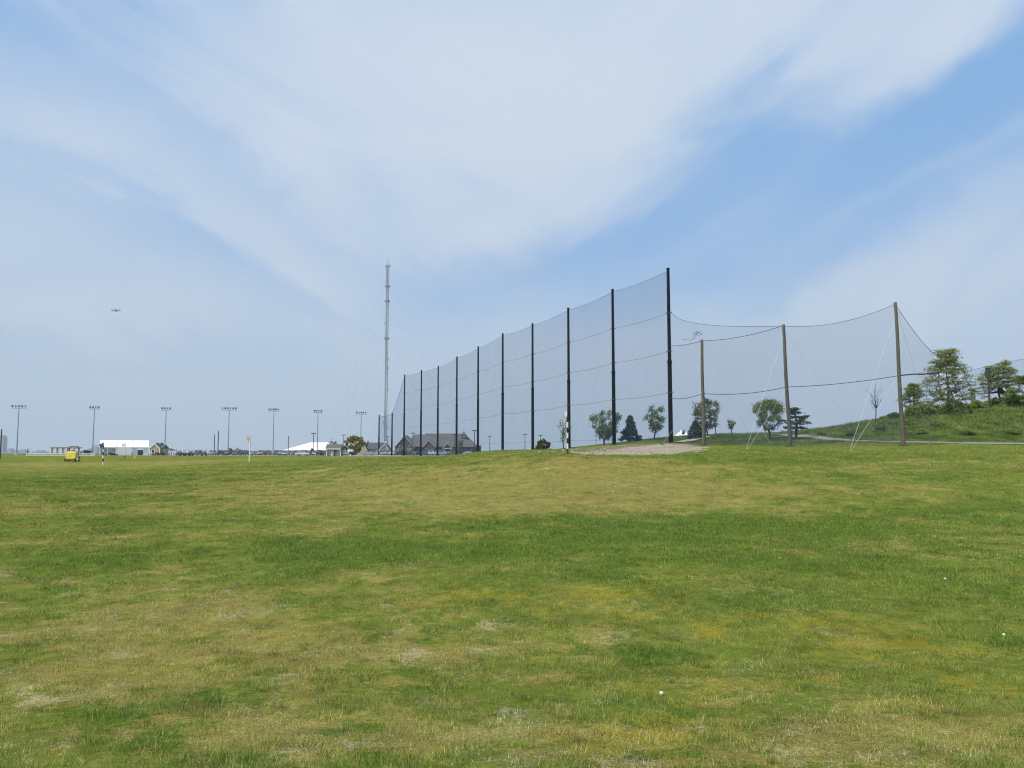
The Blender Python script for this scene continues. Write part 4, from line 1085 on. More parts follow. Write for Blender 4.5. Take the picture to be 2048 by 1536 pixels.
# --- yellow building
def yellow_building():
    Y = 318; base, X, Z = frame(740, Y)
    o = thing('yellow_building', base, 'yellow clapboard building with slate roof, partly behind the yellow-green tree', 'building')
    ze = Z(897.5); zr = Z(884.5)
    MB().box(X(731), X(772), 4, 14, -.3, ze).build('wall', M_beige, o)
    MB().prismx([(3.4, ze), (14.6, ze), (9, zr)], X(722), X(764)).build('roof', M_roof2, o)
    gable(o, X(712), X(732.5), X(724), Z(900), Z(884.5), 1, 12, M_cream, M_roof2)
    gable(o, X(759), X(776), X(768.5), Z(898), Z(889), 1, 9, M_cream, M_roof2, wall_name='porch_wall', roof_name='porch_roof')
    MB().box(X(690), X(714), 6, 14, -.3, Z(888)).build('rear_wing_wall', M_cream, o)
    gable(o, X(692), X(708), X(699), Z(894), Z(886), 3, 8, M_cream, M_beige, wall_name='wing_wall', roof_name='wing_roof')
    MB().prismx([(5, Z(888)), (15, Z(888)), (10, Z(880.5))], X(704), X(727)).build('rear_roof', mat('tan_shingle', (.30, .26, .17), .9, .15, 6.0), o)
    for p, r, w, h, y in [(701, 897, .8, 1.8, 3), (718, 903, .7, 1.6, 1), (724.5, 901, .6, 1.2, 1), (738, 900.5, .6, .9, 4), (747, 900.5, .6, .9, 4), (753, 900.5, .6, .9, 4), (772.5, 900, .5, 1.0, 1), (763, 900, .5, 1.0, 1)]:
        win(o, X(p), Z(r), w, h, y)
    MB().box(X(765.8), X(769.4), .9, .99, 0, Z(898.8)).build('door', M_glass, o)
    m = MB().tube((X(764), 9, Z(885.8)), (X(764), 9, Z(884)), .75, .75, 8); m.tube((X(764), 9, Z(884)), (X(764), 9, Z(882.8)), .8, .1, 8); m.build('roof_vent', M_white, o)
yellow_building()
# --- grey shed
def shed():
    Y = 206; base, X, Z = frame(666, Y)
    o = thing('shed', base, 'small grey shingled shed with white trim and open dark doorway', 'shed')
    ze = Z(897.2); zr = Z(888)
    MB().box(X(651.5), X(681), 0, 3.2, -.2, ze).build('wall', mat('shed_shingle', (.20, .185, .15), .9, .2, 8.0), o)
    MB().prismx([(-.25, ze-.02), (3.45, ze-.02), (1.6, zr)], X(650.5), X(682)).build('roof', M_roof1, o)
    MB().box(X(651), X(681.6), -.33, -.262, ze-.2, ze+.02).build('eave_trim', M_white, o)
    for p in (653, 680.7): MB().box(X(p)-.09, X(p)+.09, -.05, -.003, 0, ze-.2).build('corner_board', M_white, o)
    win(o, X(657.5), Z(900.5), .6, .75, 0); win(o, X(677.3), Z(900), .5, .75, 0)
    MB().box(X(666.8), X(671), -.04, -.003, 0, Z(898.4)).build('doorway', M_glass, o)  # dark sheet in place of the shade inside the open door
    d = MB().box(X(661.8), X(666.7), -.06, -.003, 0, Z(898.4)).build('door', M_white, o)
    MB().box(X(663), X(665.6), -.07, -.062, .2, Z(899.2)).build('door_panel', M_beige, d)
shed()
# --- white marquee
def marquee():
    Y = 380; base, X, Z = frame(610, Y)
    o = thing('marquee', base, 'large white marquee with sloping roof behind the parked cars', 'tent')
    ze = Z(900.5); zr = Z(884.3)
    V = [(X(562), 2, ze), (X(663), 2, ze), (X(663), 24, ze), (X(562), 24, ze), (X(607), 12, zr), (X(643), 12, zr)]
    MB().add(V, [(0, 1, 5, 4), (1, 2, 5), (2, 3, 4, 5), (3, 0, 4), (0, 3, 2, 1)]).build('roof', M_tent, o)
    MB().box(X(566), X(662), 2.3, 23, -.2, ze-.01).build('sidewall', M_tent, o)
    for p in (575, 598, 621, 644): MB().box(X(p)-.1, X(p)+.1, 2.1, 2.29, 0, ze-.02).build('tent_pole', M_galv, o)
marquee()
# --- long white tent at left
def long_tent():
    Y = 265; base, X, Z = frame(248, Y)
    o = thing('event_tent', base, 'long bright white event tent with clear side windows at the left', 'tent')
    ze = Z(894.6); zr = Z(880.2)
    MB().prismx([(-.2, ze), (12.2, ze), (6, zr)], X(198.6), X(298)).build('roof', M_tent, o)
    MB().box(X(199), X(297), .15, .3, ze-.35, ze-.01).build('eave_band', M_tent, o)
    MB().box(X(235.5), X(262), -1.6, .1, -.4, ze-.1).build('entrance_canopy', M_tent, o)
    for a, b in ((199.5, 201.5), (213.8, 216), (231, 235)): MB().box(X(a), X(b), .1, .4, -.2, ze-.36).build('side_post', M_tent, o)
    for a, b in ((201.6, 213.7), (216.1, 230.9)): MB().box(X(a), X(b), .2, .28, .3, ze-.36).build('clear_window', M_tentc, o)
    MB().box(X(216), X(235), .05, .45, -.2, .28).build('base_panel', M_tent, o)
    MB().box(X(264), X(275), .1, .3, -.2, ze-.36).build('sidewall', M_tent, o)
    MB().box(X(275.2), X(286.6), .6, .7, -.2, ze-.9).build('opening_shade', M_glass, o)  # dark sheet standing for the shaded tent interior
    MB().box(X(286.8), X(297), .1, .3, -.2, ze-.36).build('sidewall', M_tent, o)
    for p in (232.2, 264.8):
        MB().add([(X(p), -.225, ze), (X(p)+.12, -.225, ze), (X(p)+.12, 5.98, zr+.05), (X(p), 5.98, zr+.05)], [(0, 1, 2, 3)]).build('roof_seam', M_galv, o)
    o.rotation_euler.z = R(25); o.scale.x = .9
long_tent()
# --- small yellow cottage beside it
def cottage():
    Y = 258; base, X, Z = frame(311, Y)
    o = thing('cottage', base, 'small yellow gabled cottage with white trim right of the long tent', 'building')
    gable(o, X(299), X(319.5), X(309.5), Z(897), Z(888), 0, 6, M_cream, M_roof2, over=.2)
    MB().prismx([(.5, Z(897)), (5.5, Z(897)), (3, Z(889.5))], X(314), X(324)).build('side_roof', M_roof2, o)
    MB().box(X(319.6), X(323.5), 1, 5, -.3, Z(897)-.02).build('side_wall', M_beige, o)
    for p in (299.7, 318.9): MB().box(X(p)-.12, X(p)+.12, -.05, -.003, 0, Z(897)).build('corner_board', M_white, o)
    win(o, X(306), Z(903), 1.0, 1.5, 0); win(o, X(309.5), Z(893.5), .35, .35, 0)
    for p in (305, 313.4): MB().box(X(p)-.15, X(p)+.15, -.05, -.003, Z(896.5), Z(895)).build('vent', M_white, o)
    for p in (306, 315): MB().tube((X(p), 3, Z(890)), (X(p), 3, Z(885)), .12, .3, 6).build('chimney', M_dark, o)
cottage()
def gazebo():
    Y = 275; base, X, Z = frame(337, Y)
    o = thing('gazebo', base, 'small open gazebo with grey hipped roof and white posts', 'gazebo')
    x0, x1 = X(328.5), X(346.5)
    MB().add([(x0, 0, Z(901.5)), (x1, 0, Z(901.5)), (x1, 3, Z(901.5)), (x0, 3, Z(901.5)), (X(337.5), 1.5, Z(896))], [(0, 1, 4), (1, 2, 4), (2, 3, 4), (3, 0, 4), (0, 3, 2, 1)]).build('roof', M_roof2, o)
    MB().box(x0, x1, -.05, 0-.003, Z(902.6), Z(901.5)).build('fascia', M_white, o)
    for p in (330, 334, 340.5, 345): MB().box(X(p)-.13, X(p)+.13, .1, .36, -.2, Z(902.6)).build('post', M_white, o)
    MB().box(X(336.5), X(339.2), 1.2, 1.8, -.2, Z(903)).build('counter', M_dark, o)
    MB().tube((X(337.5), 1.5, Z(896.3)), (X(337.5), 1.5, Z(892)), .25, .05, 8).build('finial', M_white, o)
gazebo()
def far_house():
    Y = 360; base, X, Z = frame(469, Y)
    o = thing('house', base, 'small distant grey-roofed house beyond the parked cars', 'building')
    MB().box(X(464), X(477), 0, 6, -.2, Z(901.5)).build('wall', M_beige, o)
    MB().add([(X(462.5), -.3, Z(901.5)), (X(479), -.3, Z(901.5)), (X(479), 6.3, Z(901.5)), (X(462.5), 6.3, Z(901.5)), (X(468), 3, Z(897)), (X(472), 3, Z(897))], [(0, 1, 5, 4), (1, 2, 5), (2, 3, 4, 5), (3, 0, 4), (0, 3, 2, 1)]).build('roof', M_roof1, o)
    MB().tube((X(470.3), 3, Z(898)), (X(470.3), 3, Z(895)), .35, .15, 6).build('cupola', M_dark, o)
far_house()
def peaked_tent():
    Y = 175; base, X, Z = frame(1366, Y)
    b0 = Z(905)
    o = thing('peaked_tent', base, 'white many-peaked tent showing over the ridge beside the low evergreen', 'tent')
    def peak(pa, pb, pm, row_e, row_t, y0, y1, name, m_):
        xm = X(pm); ym = (y0+y1)/2; x0, x1, ze, zt = X(pa), X(pb), Z(row_e), Z(row_t); V = []; n = 16; K = 6
        for k in range(K+1):
            u = k/K; rr = (1-u)**1.7
            for i in range(n):
                a = 2*math.pi*i/n; V.append((xm+((x1-x0)/2*math.cos(a)+((x0+x1)/2-xm))*rr, ym+(y1-y0)/2*math.sin(a)*rr, ze+(zt-ze)*u))
        fs = [(k*n+i, k*n+(i+1) % n, (k+1)*n+(i+1) % n, (k+1)*n+i) for k in range(K) for i in range(n)]
        MB().add(V, fs).build(name, m_, o)
    peak(1349, 1370, 1361, 874, 862, 0, 3.5, 'canopy', M_tent); peak(1358, 1381, 1368.8, 872, 856.5, 1.5, 5, 'canopy', M_tent); peak(1366, 1384, 1375, 874, 861.5, -.5, 3, 'canopy', M_tent)
    MB().box(X(1352), X(1380), .4, 4, -.2, Z(873.6)).build('sidewall', M_tent, o)
    MB().add([(X(1362.5), -.6, Z(869)), (X(1369), -.6, Z(869)), (X(1368.3), -.6, Z(858.5)), (X(1366), -.6, Z(862))], [(0, 1, 2, 3)]).build('tent_opening_shade', M_dark, o)  # dark sheet set in for the shade of a tent opening
    for p, t in ((1361, 862), (1368.8, 856.5), (1375, 861.5)): MB().tube((X(p), 2, 0), (X(p), 2, Z(t-1.2)), .06, .04, 5).build('tent_pole', M_galv, o)
peaked_tent()

# --- pergola, white rail fence, mower
def pergola():
    Y = 262; base, X, Z = frame(125, Y)
    o = thing('pergola', base, 'tan timber pergola behind the yellow mower', 'pergola')
    for p in (102.8, 104.9, 124.6, 127, 148): 
        for y in (0, 3): MB().box(X(p)-.11, X(p)+.11, y, y+.2, -.2, Z(896.8)).build('post', M_pergola, o)
    for y in (-.1, 2.9): MB().box(X(101.5), X(152), y, y+.3, Z(896.8), Z(895.9)).build('beam', M_pergola, o)
    for k in range(17): MB().box(X(103+3*k)-.06, X(103+3*k)+.06, -.7, 3.9, Z(895.9)+.002, Z(895.9)+.22).build('rafter', M_pergola, o)
pergola()
def rail_fence():
    Y = 250; base, X, Z = frame(120, Y)
    o = thing('rail_fence', base, 'low white rail fence at the far left of the field', 'fence')
    for p in np.linspace(53.5, 189, 9): MB().box(X(p)-.12, X(p)+.12, -.1, .1, -.2, Z(906.5)).build('post', M_white, o)
    for r0, r1 in ((908.5, 907.0), (911.4, 910.0)): MB().box(X(53), X(190), -.16, -.102, max(.02, Z(r0)), max(.2, Z(r1))).build('rail', M_white, o)
rail_fence()
def small_rail():
    Y = 142; b = GY(1224, Y); o = thing('railing', b, 'short pale railing on the bank behind the second tall black pole', 'railing')
    for k in range(5): MB().box(-1.2+.6*k-.03, -1.2+.6*k+.03, -.03, .03, -.1, .75).build('post', M_galv, o)
    for z in (.38, .72): MB().box(-1.23, 1.23, -.06, -.032, z, z+.06).build('rail', M_galv, o)
small_rail()
def mower():
    Y = 121; b = P(144, 921.5, Y); base = Vector((b.x, Y, hz(b.x, Y)))
    o = thing('ride_on_mower', base, 'yellow ride-on mower with roll bar parked at the far left', 'mower'); s = Y/F
    W = 19*s/2
    # body, slightly tapered hood facing the camera
    m = MB(); m.add([(-W, -.9, .42), (W, -.9, .42), (W, 1.1, .42), (-W, 1.1, .42), (-W*.97, -.75, .75), (W*.97, -.75, .75), (W*.97, 1.1, .75), (-W*.97, 1.1, .75)], [(0, 3, 2, 1), (0, 1, 5, 4), (1, 2, 6, 5), (2, 3, 7, 6), (3, 0, 4, 7), (4, 5, 6, 7)])
    m.build('chassis', M_yel, o)
    m = MB(); m.add([(-W*.9, -.7, .752), (W*.9, -.7, .752), (W*.9, .5, .752), (-W*.9, .5, .752), (-W*.85, -.55, 1.05), (W*.85, -.55, 1.05), (W*.8, -.25, 1.18), (-W*.8, -.25, 1.18), (W*.75, .5, 1.2), (-W*.75, .5, 1.2)],
        [(0, 1, 5, 4), (4, 5, 6, 7), (7, 6, 8, 9), (1, 2, 8, 6, 5), (0, 4, 7, 9, 3), (2, 3, 9, 8), (0, 3, 2, 1)])
    hd = m.build('hood', M_yel, o)
    for x in (-.3, .0, .3): MB().box(x-.07, x+.07, -.775, -.752, .50, .68).build('grille', M_dark, hd)
    MB().box(-W*1.06, W*1.06, -1.25, -.88, .12, .40).build('cutting_deck', mat('dirty_deck', (.16, .13, .03), .8, .3, 6), o)
    for x in (-W*.92, W*.92):
        for y, r in ((-.75, .25), (.85, .36)):
            w = MB().tube((x-.13, y, r), (x+.13, y, r), r, r, 16).build('wheel', M_tyre, o)
            MB().tube((x-.14, y, r), (x+.14, y, r), r*.5, r*.5, 12).build('rim', M_yel, w)
    m = MB(); t = .05
    m.tube((-W*.88, .75, .5), (-W*.85, .75, 29.5*s), t, t, 6); m.tube((W*.88, .75, .5), (W*.85, .75, 29.5*s), t, t, 6); m.tube((-W*.85-.05, .75, 29.5*s), (W*.85+.05, .75, 29.5*s), t, t, 6)
    m.build('roll_bar', M_blackp, o)
    MB().box(-.28, .28, .3, .42, 1.2, 1.65).build('seat', M_blackp, o)
    MB().tube((W*1.15, -.5, .28), (W*1.15+.12, -.5, .28), .26, .26, 12).build('caster_wheel', M_white, o)
    MB().tube((W*.9, -.5, .5), (W*1.2, -.5, .5), .04, .04, 6).build('deck_arm', M_dark, o)
    MB().tube((-.05, -.2, 1.15), (-.0, .1, 1.45), .03, .03, 6).build('steering_column', M_blackp, o)
    for c in bpy.data.objects:
        if c.parent == o and c.name.split('.')[0] in ('hood', 'chassis'):
            for v in c.data.vertices: v.co.z = .35+(v.co.z-.42)*1.5
    o.rotation_euler.z = R(12)
mower()

# ------------------------------------------------------------------ far planting
T('leafy_tree', 709, 905, 874, 38, 292, 'vase', 'yellow-green spring tree in front of the yellow building', 'tree', LF_y, 70, 3400, .55, trunk_h=.12, clump=.45, rtip=.05)
T('leafy_tree', 668, 905, 883, 18, 330, 'vase', 'sparse yellowish tree behind the grey shed', 'tree', LF_y, 24, 300, .5, trunk_h=.2, rtip=.04)
T('shrub', 689, 908, 893, 14, 285, 'dome', 'dark shrub between the grey shed and the yellow-green tree', 'shrub', LF_d, 30, 900, .5)
T('shrub', 623.5, 908, 898, 12, 300, 'dome', 'dark rounded bush among the cars in front of the marquee', 'shrub', LF_d, 30, 900, .45)
T('shrub', 805, 911, 900, 22, 262, 'dome', 'dark shrub at the foot of the farthest full-height black pole', 'shrub', LF_d, 36, 1100, .42)
T('shrub', 822, 911, 902, 20, 262, 'dome', 'low shrub before the large clubhouse gable', 'shrub', LF_g, 36, 1000, .42)
T('leafy_tree', 924, 908, 880, 24, 270, 'vase', 'thin young tree before the right wing of the clubhouse', 'tree', LF_o, 36, 500, .45, trunk_h=.2, rtip=.04)
T('shrub', 909, 909, 898, 12, 268, 'dome', 'thin olive bush left of the clubhouse right wing', 'shrub', LF_o, 26, 500, .42)
T('leafy_tree', 460, 905, 896, 9, 350, 'dome', 'dark round tree left of the small distant house', 'tree', LF_d, 24, 500, .5)
T('shrub', 172, 909, 901, 30, 300, 'dome', 'low dark bushes behind the fence, right of the mower', 'shrub', LF_d, 40, 900, .5)
T('shrub', 222, 911, 906, 26, 255, 'dome', 'low hedge under the clear windows of the long tent', 'shrub', LF_d, 30, 800, .35)
T('shrub', 318, 911, 905, 26, 252, 'dome', 'dark low hedge in front of the small yellow cottage', 'shrub', LF_d, 36, 900, .35)
# small yellow frame by the shrubs
g0 = GY(827.5, 240); o = thing('barrier', g0, 'yellow tubular barrier by the far end of the net', 'barrier')
for x in (-.5, .5): MB().tube((x, 0, -.1), (x, 0, 1.0), .06, .06, 6).build('post', M_yel, o)
MB().tube((-.5, 0, 1.0), (.5, 0, 1.0), .06, .06, 6).build('rail', M_yel, o)
MB().tube((-.5, 0, .5), (.5, 0, .5), .05, .05, 6).build('rail', M_yel, o)

# ------------------------------------------------------------------ vehicles
def paint(name, c): return mat('car_paint_'+name, c, .25, .04, 2.0, metal=.2)
PAINT = {'white': paint('white', (.75, .75, .75)), 'silver': paint('silver', (.42, .44, .46)), 'dark grey': paint('dark_grey', (.11, .12, .13)), 'black': paint('black', (.035, .037, .042)),
         'blue': paint('blue', (.06, .09, .16)), 'pale blue': paint('pale_blue', (.30, .38, .48)), 'beige': paint('beige', (.38, .33, .24)), 'dark red': paint('dark_red', (.14, .03, .03)), 'dark green': paint('dark_green', (.03, .06, .045))}
def carproto(kind):
    o = thing('parked_car', (0, 0, 0), 'x', 'car', 'cars parked beyond the range')
    L, W, Hh_ = {'sedan': (4.7, 1.8, 1.45), 'suv': (4.7, 1.9, 1.75), 'pickup': (5.4, 1.95, 1.8)}[kind]
    # front of the car points to -Y
    prof = {'sedan': [(-L/2, .35), (-L/2, .68), (-L*.27, .92), (L*.30, .95), (L/2, .9), (L/2, .35)],
            'suv': [(-L/2, .4), (-L/2, .85), (-L*.30, 1.05), (L*.48, 1.08), (L/2, .9), (L/2, .4)],
            'pickup': [(-L/2, .45), (-L/2, .95), (-L*.28, 1.1), (L/2, 1.08), (L/2, .45)]}[kind]
    b = MB().prismx(prof, -W/2, W/2).build('body', PAINT['white'], o, bevel=.07)
    cab = {'sedan': [(-L*.24, .93), (-L*.10, Hh_-.03), (L*.18, Hh_-.03), (L*.33, .95)], 'suv': [(-L*.26, 1.06), (-L*.14, Hh_-.03), (L*.44, Hh_-.03), (L*.48, 1.08)], 'pickup': [(-L*.26, 1.09), (-L*.15, Hh_-.03), (L*.10, Hh_-.03), (L*.13, 1.09)]}[kind]
    c0, c1, c2, c3 = cab; wb, wt = W/2-.08, W/2-.32
    MB().add([(-wb, c0[0], c0[1]), (wb, c0[0], c0[1]), (wb, c3[0], c3[1]), (-wb, c3[0], c3[1]), (-wt, c1[0], c1[1]), (wt, c1[0], c1[1]), (wt, c2[0], c2[1]), (-wt, c2[0], c2[1])],
             [(0, 3, 2, 1), (0, 1, 5, 4), (1, 2, 6, 5), (2, 3, 7, 6), (3, 0, 4, 7), (4, 5, 6, 7)]).build('windows', M_glass, o)
    m = MB().box(-wt-.03, wt+.03, c1[0]-.03, c2[0]+.03, Hh_-.028, Hh_+.05)
    for sx in (-1, 1):
        m.tube((sx*wb, c0[0], c0[1]), (sx*wt, c1[0], c1[1]), .07, .07, 4); m.tube((sx*wb, c3[0], c3[1]), (sx*wt, c2[0], c2[1]), .09, .09, 4)
        ym = (c1[0]+c2[0])/2; m.tube((sx*wb, ym, c0[1]), (sx*wt, ym, Hh_), .06, .06, 4)
    m.build('roof_panel', PAINT['white'], o)
    for x in (-W/2+.1, W/2-.1):
        for y in (-L*.31, L*.30):
            w = MB().tube((x-.12, y, .33), (x+.12, y, .33), .33, .33, 12).build('wheel', M_tyre, o)
            MB().tube((x-.125, y, .33), (x+.125, y, .33), .19, .19, 8).build('rim', M_galv, w)
    for x in (-W/2+.28, W/2-.28): MB().box(x-.17, x+.17, -L/2-.02, -L/2+.002, prof[1][1]-.2, prof[1][1]-.04).build('headlight', M_galv, o)
    MB().box(-.5, .5, -L/2-.015, -L/2+.002, .48, prof[1][1]-.24).build('grille', M_dark, o)
    return o
PROTO = {k: carproto(k) for k in ('sedan', 'suv', 'pickup')}
PUSED = set()
def place(proto, key, colour, x, y, rz, label, noun):
    if key not in PUSED: PUSED.add(key); o = proto; 
    else: o = copy_tree(proto)
    o.location = (x, y, hz(x, y)+.06); o.rotation_euler.z = R(rz)
    if key != 'cart': o.scale = (.9, .9, .9)
    o['label'] = label; o['category'] = noun
    if colour:
        for c in bpy.data.objects:
            if c.parent == o and c.name.split('.')[0] in ('body', 'roof_panel'):
                c.material_slots[0].link = 'OBJECT'; c.material_slots[0].material = PAINT[colour]
    return o
CARS = [(395, 'suv', 'dark grey', 0, 262, 'between the parked golf carts'), (424, 'suv', 'silver', 0, 266, 'left of the two bare posts'), (441.5, 'suv', 'black', 8, 262, 'right beside the taller bare post'),
 (452, 'sedan', 'beige', 0, 264, 'left of the widest floodlight footing'), (461, 'suv', 'black', 90, 268, 'right of the widest floodlight footing'), (473, 'sedan', 'dark grey', 0, 266, 'in front of the small distant house'),
 (489.5, 'suv', 'black', 0, 260, 'just left of the yellow flag post'), (504, 'sedan', 'silver', 0, 268, 'just right of the yellow flag post'), (512, 'sedan', 'dark green', 90, 278, 'second right of the yellow flag post'),
 (522, 'suv', 'beige', 0, 262, 'third right of the yellow flag post'), (536, 'suv', 'dark grey', 5, 266, 'left of the five-lamp floodlight'), (553.5, 'suv', 'dark grey', 0, 266, 'right of the five-lamp floodlight'),
 (564.5, 'suv', 'pale blue', 0, 262, 'at the left tip of the marquee'), (572, 'sedan', 'silver', 0, 258, 'left of the bare post at the marquee'), (581, 'sedan', 'pale blue', 0, 266, 'right of the bare post at the marquee'),
 (593, 'suv', 'dark grey', 0, 262, 'in front of the marquee, left part'), (607, 'pickup', 'black', 70, 260, 'in front of the marquee, middle'), (605, 'sedan', 'white', 90, 246, 'nose in front of the black pickup'), (615.5, 'sedan', 'pale blue', 0, 266, 'left of the dark rounded bush'),
 (631.5, 'sedan', 'silver', 0, 262, 'right of the dark rounded bush'), (640, 'pickup', 'black', 25, 250, 'left of the grey shed'), (647.5, 'suv', 'blue', 0, 262, 'touching the left side of the grey shed'),
 (686, 'sedan', 'pale blue', 90, 255, 'right of the grey shed'), (694, 'suv', 'silver', 80, 266, 'under the yellow-green tree'),
 (737, 'sedan', 'silver', 90, 272, 'at the left of the yellow building wall'), (752, 'sedan', 'pale blue', 90, 276, 'before the middle of the yellow building'), (765, 'suv', 'silver', 80, 272, 'before the yellow porch gable'), (784, 'suv', 'white', 0, 268, 'between the short net pole and the clubhouse'),
 (775, 'sedan', 'black', 90, 274, 'by the lamp post at the yellow building'), (848, 'suv', 'blue', 5, 272, 'before the small clubhouse gable'), (861.5, 'suv', 'white', 12, 270, 'largest one before the clubhouse'), (871, 'sedan', 'white', 0, 276, 'behind a tall black pole at the clubhouse'),
 (883, 'suv', 'pale blue', 82, 270, 'left of the clubhouse porch'), (895, 'sedan', 'silver', 0, 274, 'in front of the clubhouse porch'), (903, 'suv', 'dark grey', 0, 272, 'right of the clubhouse porch'), (938, 'sedan', 'white', 90, 280, 'at the right wing of the clubhouse'), (833, 'suv', 'black', 90, 280, 'before the clubhouse behind the yellow barrier')]
for px, kind, colr, rz, Y, where in CARS:
    x = P(px, 906, Y).x
    noun = {'sedan': 'sedan', 'suv': 'estate car', 'pickup': 'pickup truck'}[kind]
    o = place(PROTO[kind], kind, colr, x, Y, rz, '%s %s parked %s' % (colr, noun, where), 'car' if kind != 'pickup' else 'pickup truck')
    o.name = 'parked_car' if kind != 'pickup' else 'pickup_truck'
def cartproto():
    o = thing('golf_cart', (0, 0, 0), 'x', 'golf cart', 'golf carts beside the gazebo')
    MB().prismx([(-1.2, .3), (-1.2, .6), (-.75, .85), (-.4, .45), (.1, .45), (.15, .75), (1.15, .75), (1.15, .3)], -.58, .58).build('body', M_dark, o)
    MB().box(-.62, .62, -.85, 1.1, 1.82, 1.92).build('canopy', M_white, o)
    for x in (-.55, .55):
        MB().tube((x, -.72, .8), (x, -.55, 1.82), .03, .03, 5).build('strut', M_dark, o); MB().tube((x, 1.0, .7), (x, .95, 1.82), .03, .03, 5).build('strut', M_dark, o)
        for y in (-.8, .8): MB().tube((x-.1, y, .24), (x+.1, y, .24), .24, .24, 10).build('wheel', M_tyre, o)
    MB().box(-.5, .5, .2, .6, .752, .9).build('seat', M_beige, o); MB().box(-.5, .5, .6, .7, .9, 1.25).build('backrest', M_beige, o)
    return o
cp = cartproto()
for i, (px, Y, rz, lab) in enumerate([(357, 245, 20, 'leftmost golf cart, just right of the gazebo'), (365, 238, 80, 'golf cart second from the gazebo, turned sideways'), (374, 238, -80, 'golf cart with bright white roof, middle of its cluster'), (381, 243, 15, 'rightmost golf cart of the cluster by the gazebo'), (408, 240, 10, 'single golf cart standing apart, left of the two bare posts')]):
    place(cp, 'cart', None, P(px, 906, Y).x, Y, rz, lab, 'golf cart')
def trailer():
    Y = 235; b = GY(700, Y); o = thing('utility_trailer', b, 'white covered trailer at the foot of the yellow-green tree', 'trailer')
    s = Y/F
    m = MB().box(-5.3*s, 5.3*s, 0, 1.6, 7*s, 12.3*s); m.build('box', M_white, o, bevel=.15)
    for x in (.4, .8): MB().tube((x, 0, .5), (x, .3, .5), .35, .35, 10).build('wheel', M_tyre, o)
    MB().box(-.3, 1.4, .1, 1.5, .45, 7*s-.002).build('chassis', M_dark, o)
trailer()

# ------------------------------------------------------------------ aircraft
def plane():
    c = P(233, 621, 2600); o = thing('airliner', c, 'small dark airliner low in the hazy sky at the left', 'airplane')
    m = MB()
    prof = [(-13, .2), (-12, 1.2), (-9, 1.8), (8, 1.8), (12, 1.1), (15, .3)]
    for (a, r0), (b, r1) in zip(prof[:-1], prof[1:]): m.tube((a, 0, 0), (b, 0, 0), r0, r1, 10, True)
    m.build('fuselage', M_galvd, o)
    for s in (-1, 1):
        MB().add([(-3, 1.2*s, -.6), (3, 1.2*s, -.6), (6, 13*s, 1.6), (4, 13*s, 1.6), (-3, 1.2*s, -.3), (3, 1.2*s, -.3), (6, 13*s, 1.75), (4, 13*s, 1.75)], [(0, 1, 2, 3), (7, 6, 5, 4), (0, 4, 5, 1), (1, 5, 6, 2), (2, 6, 7, 3), (3, 7, 4, 0)]).build('wing', M_dark, o)
        MB().tube((-3, 4.6*s, -.9), (1, 4.6*s, -.9), 1.0, .8, 10).build('engine', M_dark, o)
        MB().add([(10.5, .5*s, .4), (13.5, .5*s, .4), (15, 5*s, .7), (13.6, 5*s, .7), (10.5, .5*s, .6), (13.5, .5*s, .6), (15, 5*s, .8), (13.6, 5*s, .8)], [(0, 1, 2, 3), (7, 6, 5, 4), (0, 4, 5, 1), (1, 5, 6, 2), (2, 6, 7, 3), (3, 7, 4, 0)]).build('tailplane', M_dark, o)
    MB().prism([(9, 1), (13.8, 1), (15.4, 6.2), (13.4, 6.2)], -.15, .15).build('fin', M_dark, o)
    o.rotation_euler = (R(14), R(10), R(205))
plane()

# ------------------------------------------------------------------ far skyline
SK = [(1.5, 11, 872, 'tallest hazy tower at the left edge'), (9.5, 5, 877, 'narrow hazy tower next to the tallest one'), (-14, 14, 880, 'broad hazy tower just outside the left edge'), (18, 11, 899, 'low hazy block right of the towers'), (42, 16, 901, 'low hazy block beyond the left floodlight'),
      (74, 22, 903, 'long low hazy block behind the white fence'), (178, 9, 899, 'hazy block behind the fence end'), (189, 10, 893, 'stepped hazy tower beside the long tent'), (197, 10, 898, 'hazy block hidden partly by the long tent'), (30, 8, 903, 'smallest hazy block at far left')]
for px, w, top, lab in SK:
    Y = 3200 + (int(px*7) % 5)*120; t = P(px, top, Y); s = Y/F; base = Vector((t.x, Y, .6)); h = t.z-.6; W = w*s
    o = thing('tower_block', base, lab, 'building', 'far city skyline')
    MB().box(-W/2, W/2, 0, W, -1, h).build('wall', M_city, o); MB().box(-W*.28, W*.28, W*.3, W*.7, h+.01, h+5).build('roof_plant', M_city, o)

# ------------------------------------------------------------------ haze
def haze():
    m, n = new_mat('haze_air'); out = n.new('ShaderNodeOutputMaterial'); v = n.new('ShaderNodeVolumePrincipled')
    v.inputs['Color'].default_value = (.80, .91, 1.0, 1); v.inputs['Density'].default_value = HAZE; v.inputs['Anisotropy'].default_value = 0
    n.link(v.outputs[0], out.inputs['Volume'])
    o = MB().box(-10500, 10500, -10500, 10500, -3.5, 900).build('haze', m); tag(o, 'pale blue haze over the far field', kind='stuff')
HAZE = .00014
haze()

# ------------------------------------------------------------------ camera
cam = bpy.data.cameras.new('camera'); co = bpy.data.objects.new('camera', cam); COL.objects.link(co)
cam.sensor_width = 36; cam.lens = F/2048*36; cam.clip_start = .05; cam.clip_end = 40000
co.location = (0, 0, EYE); co.rotation_euler = (R(90)+PITCH, 0, 0); scene.camera = co

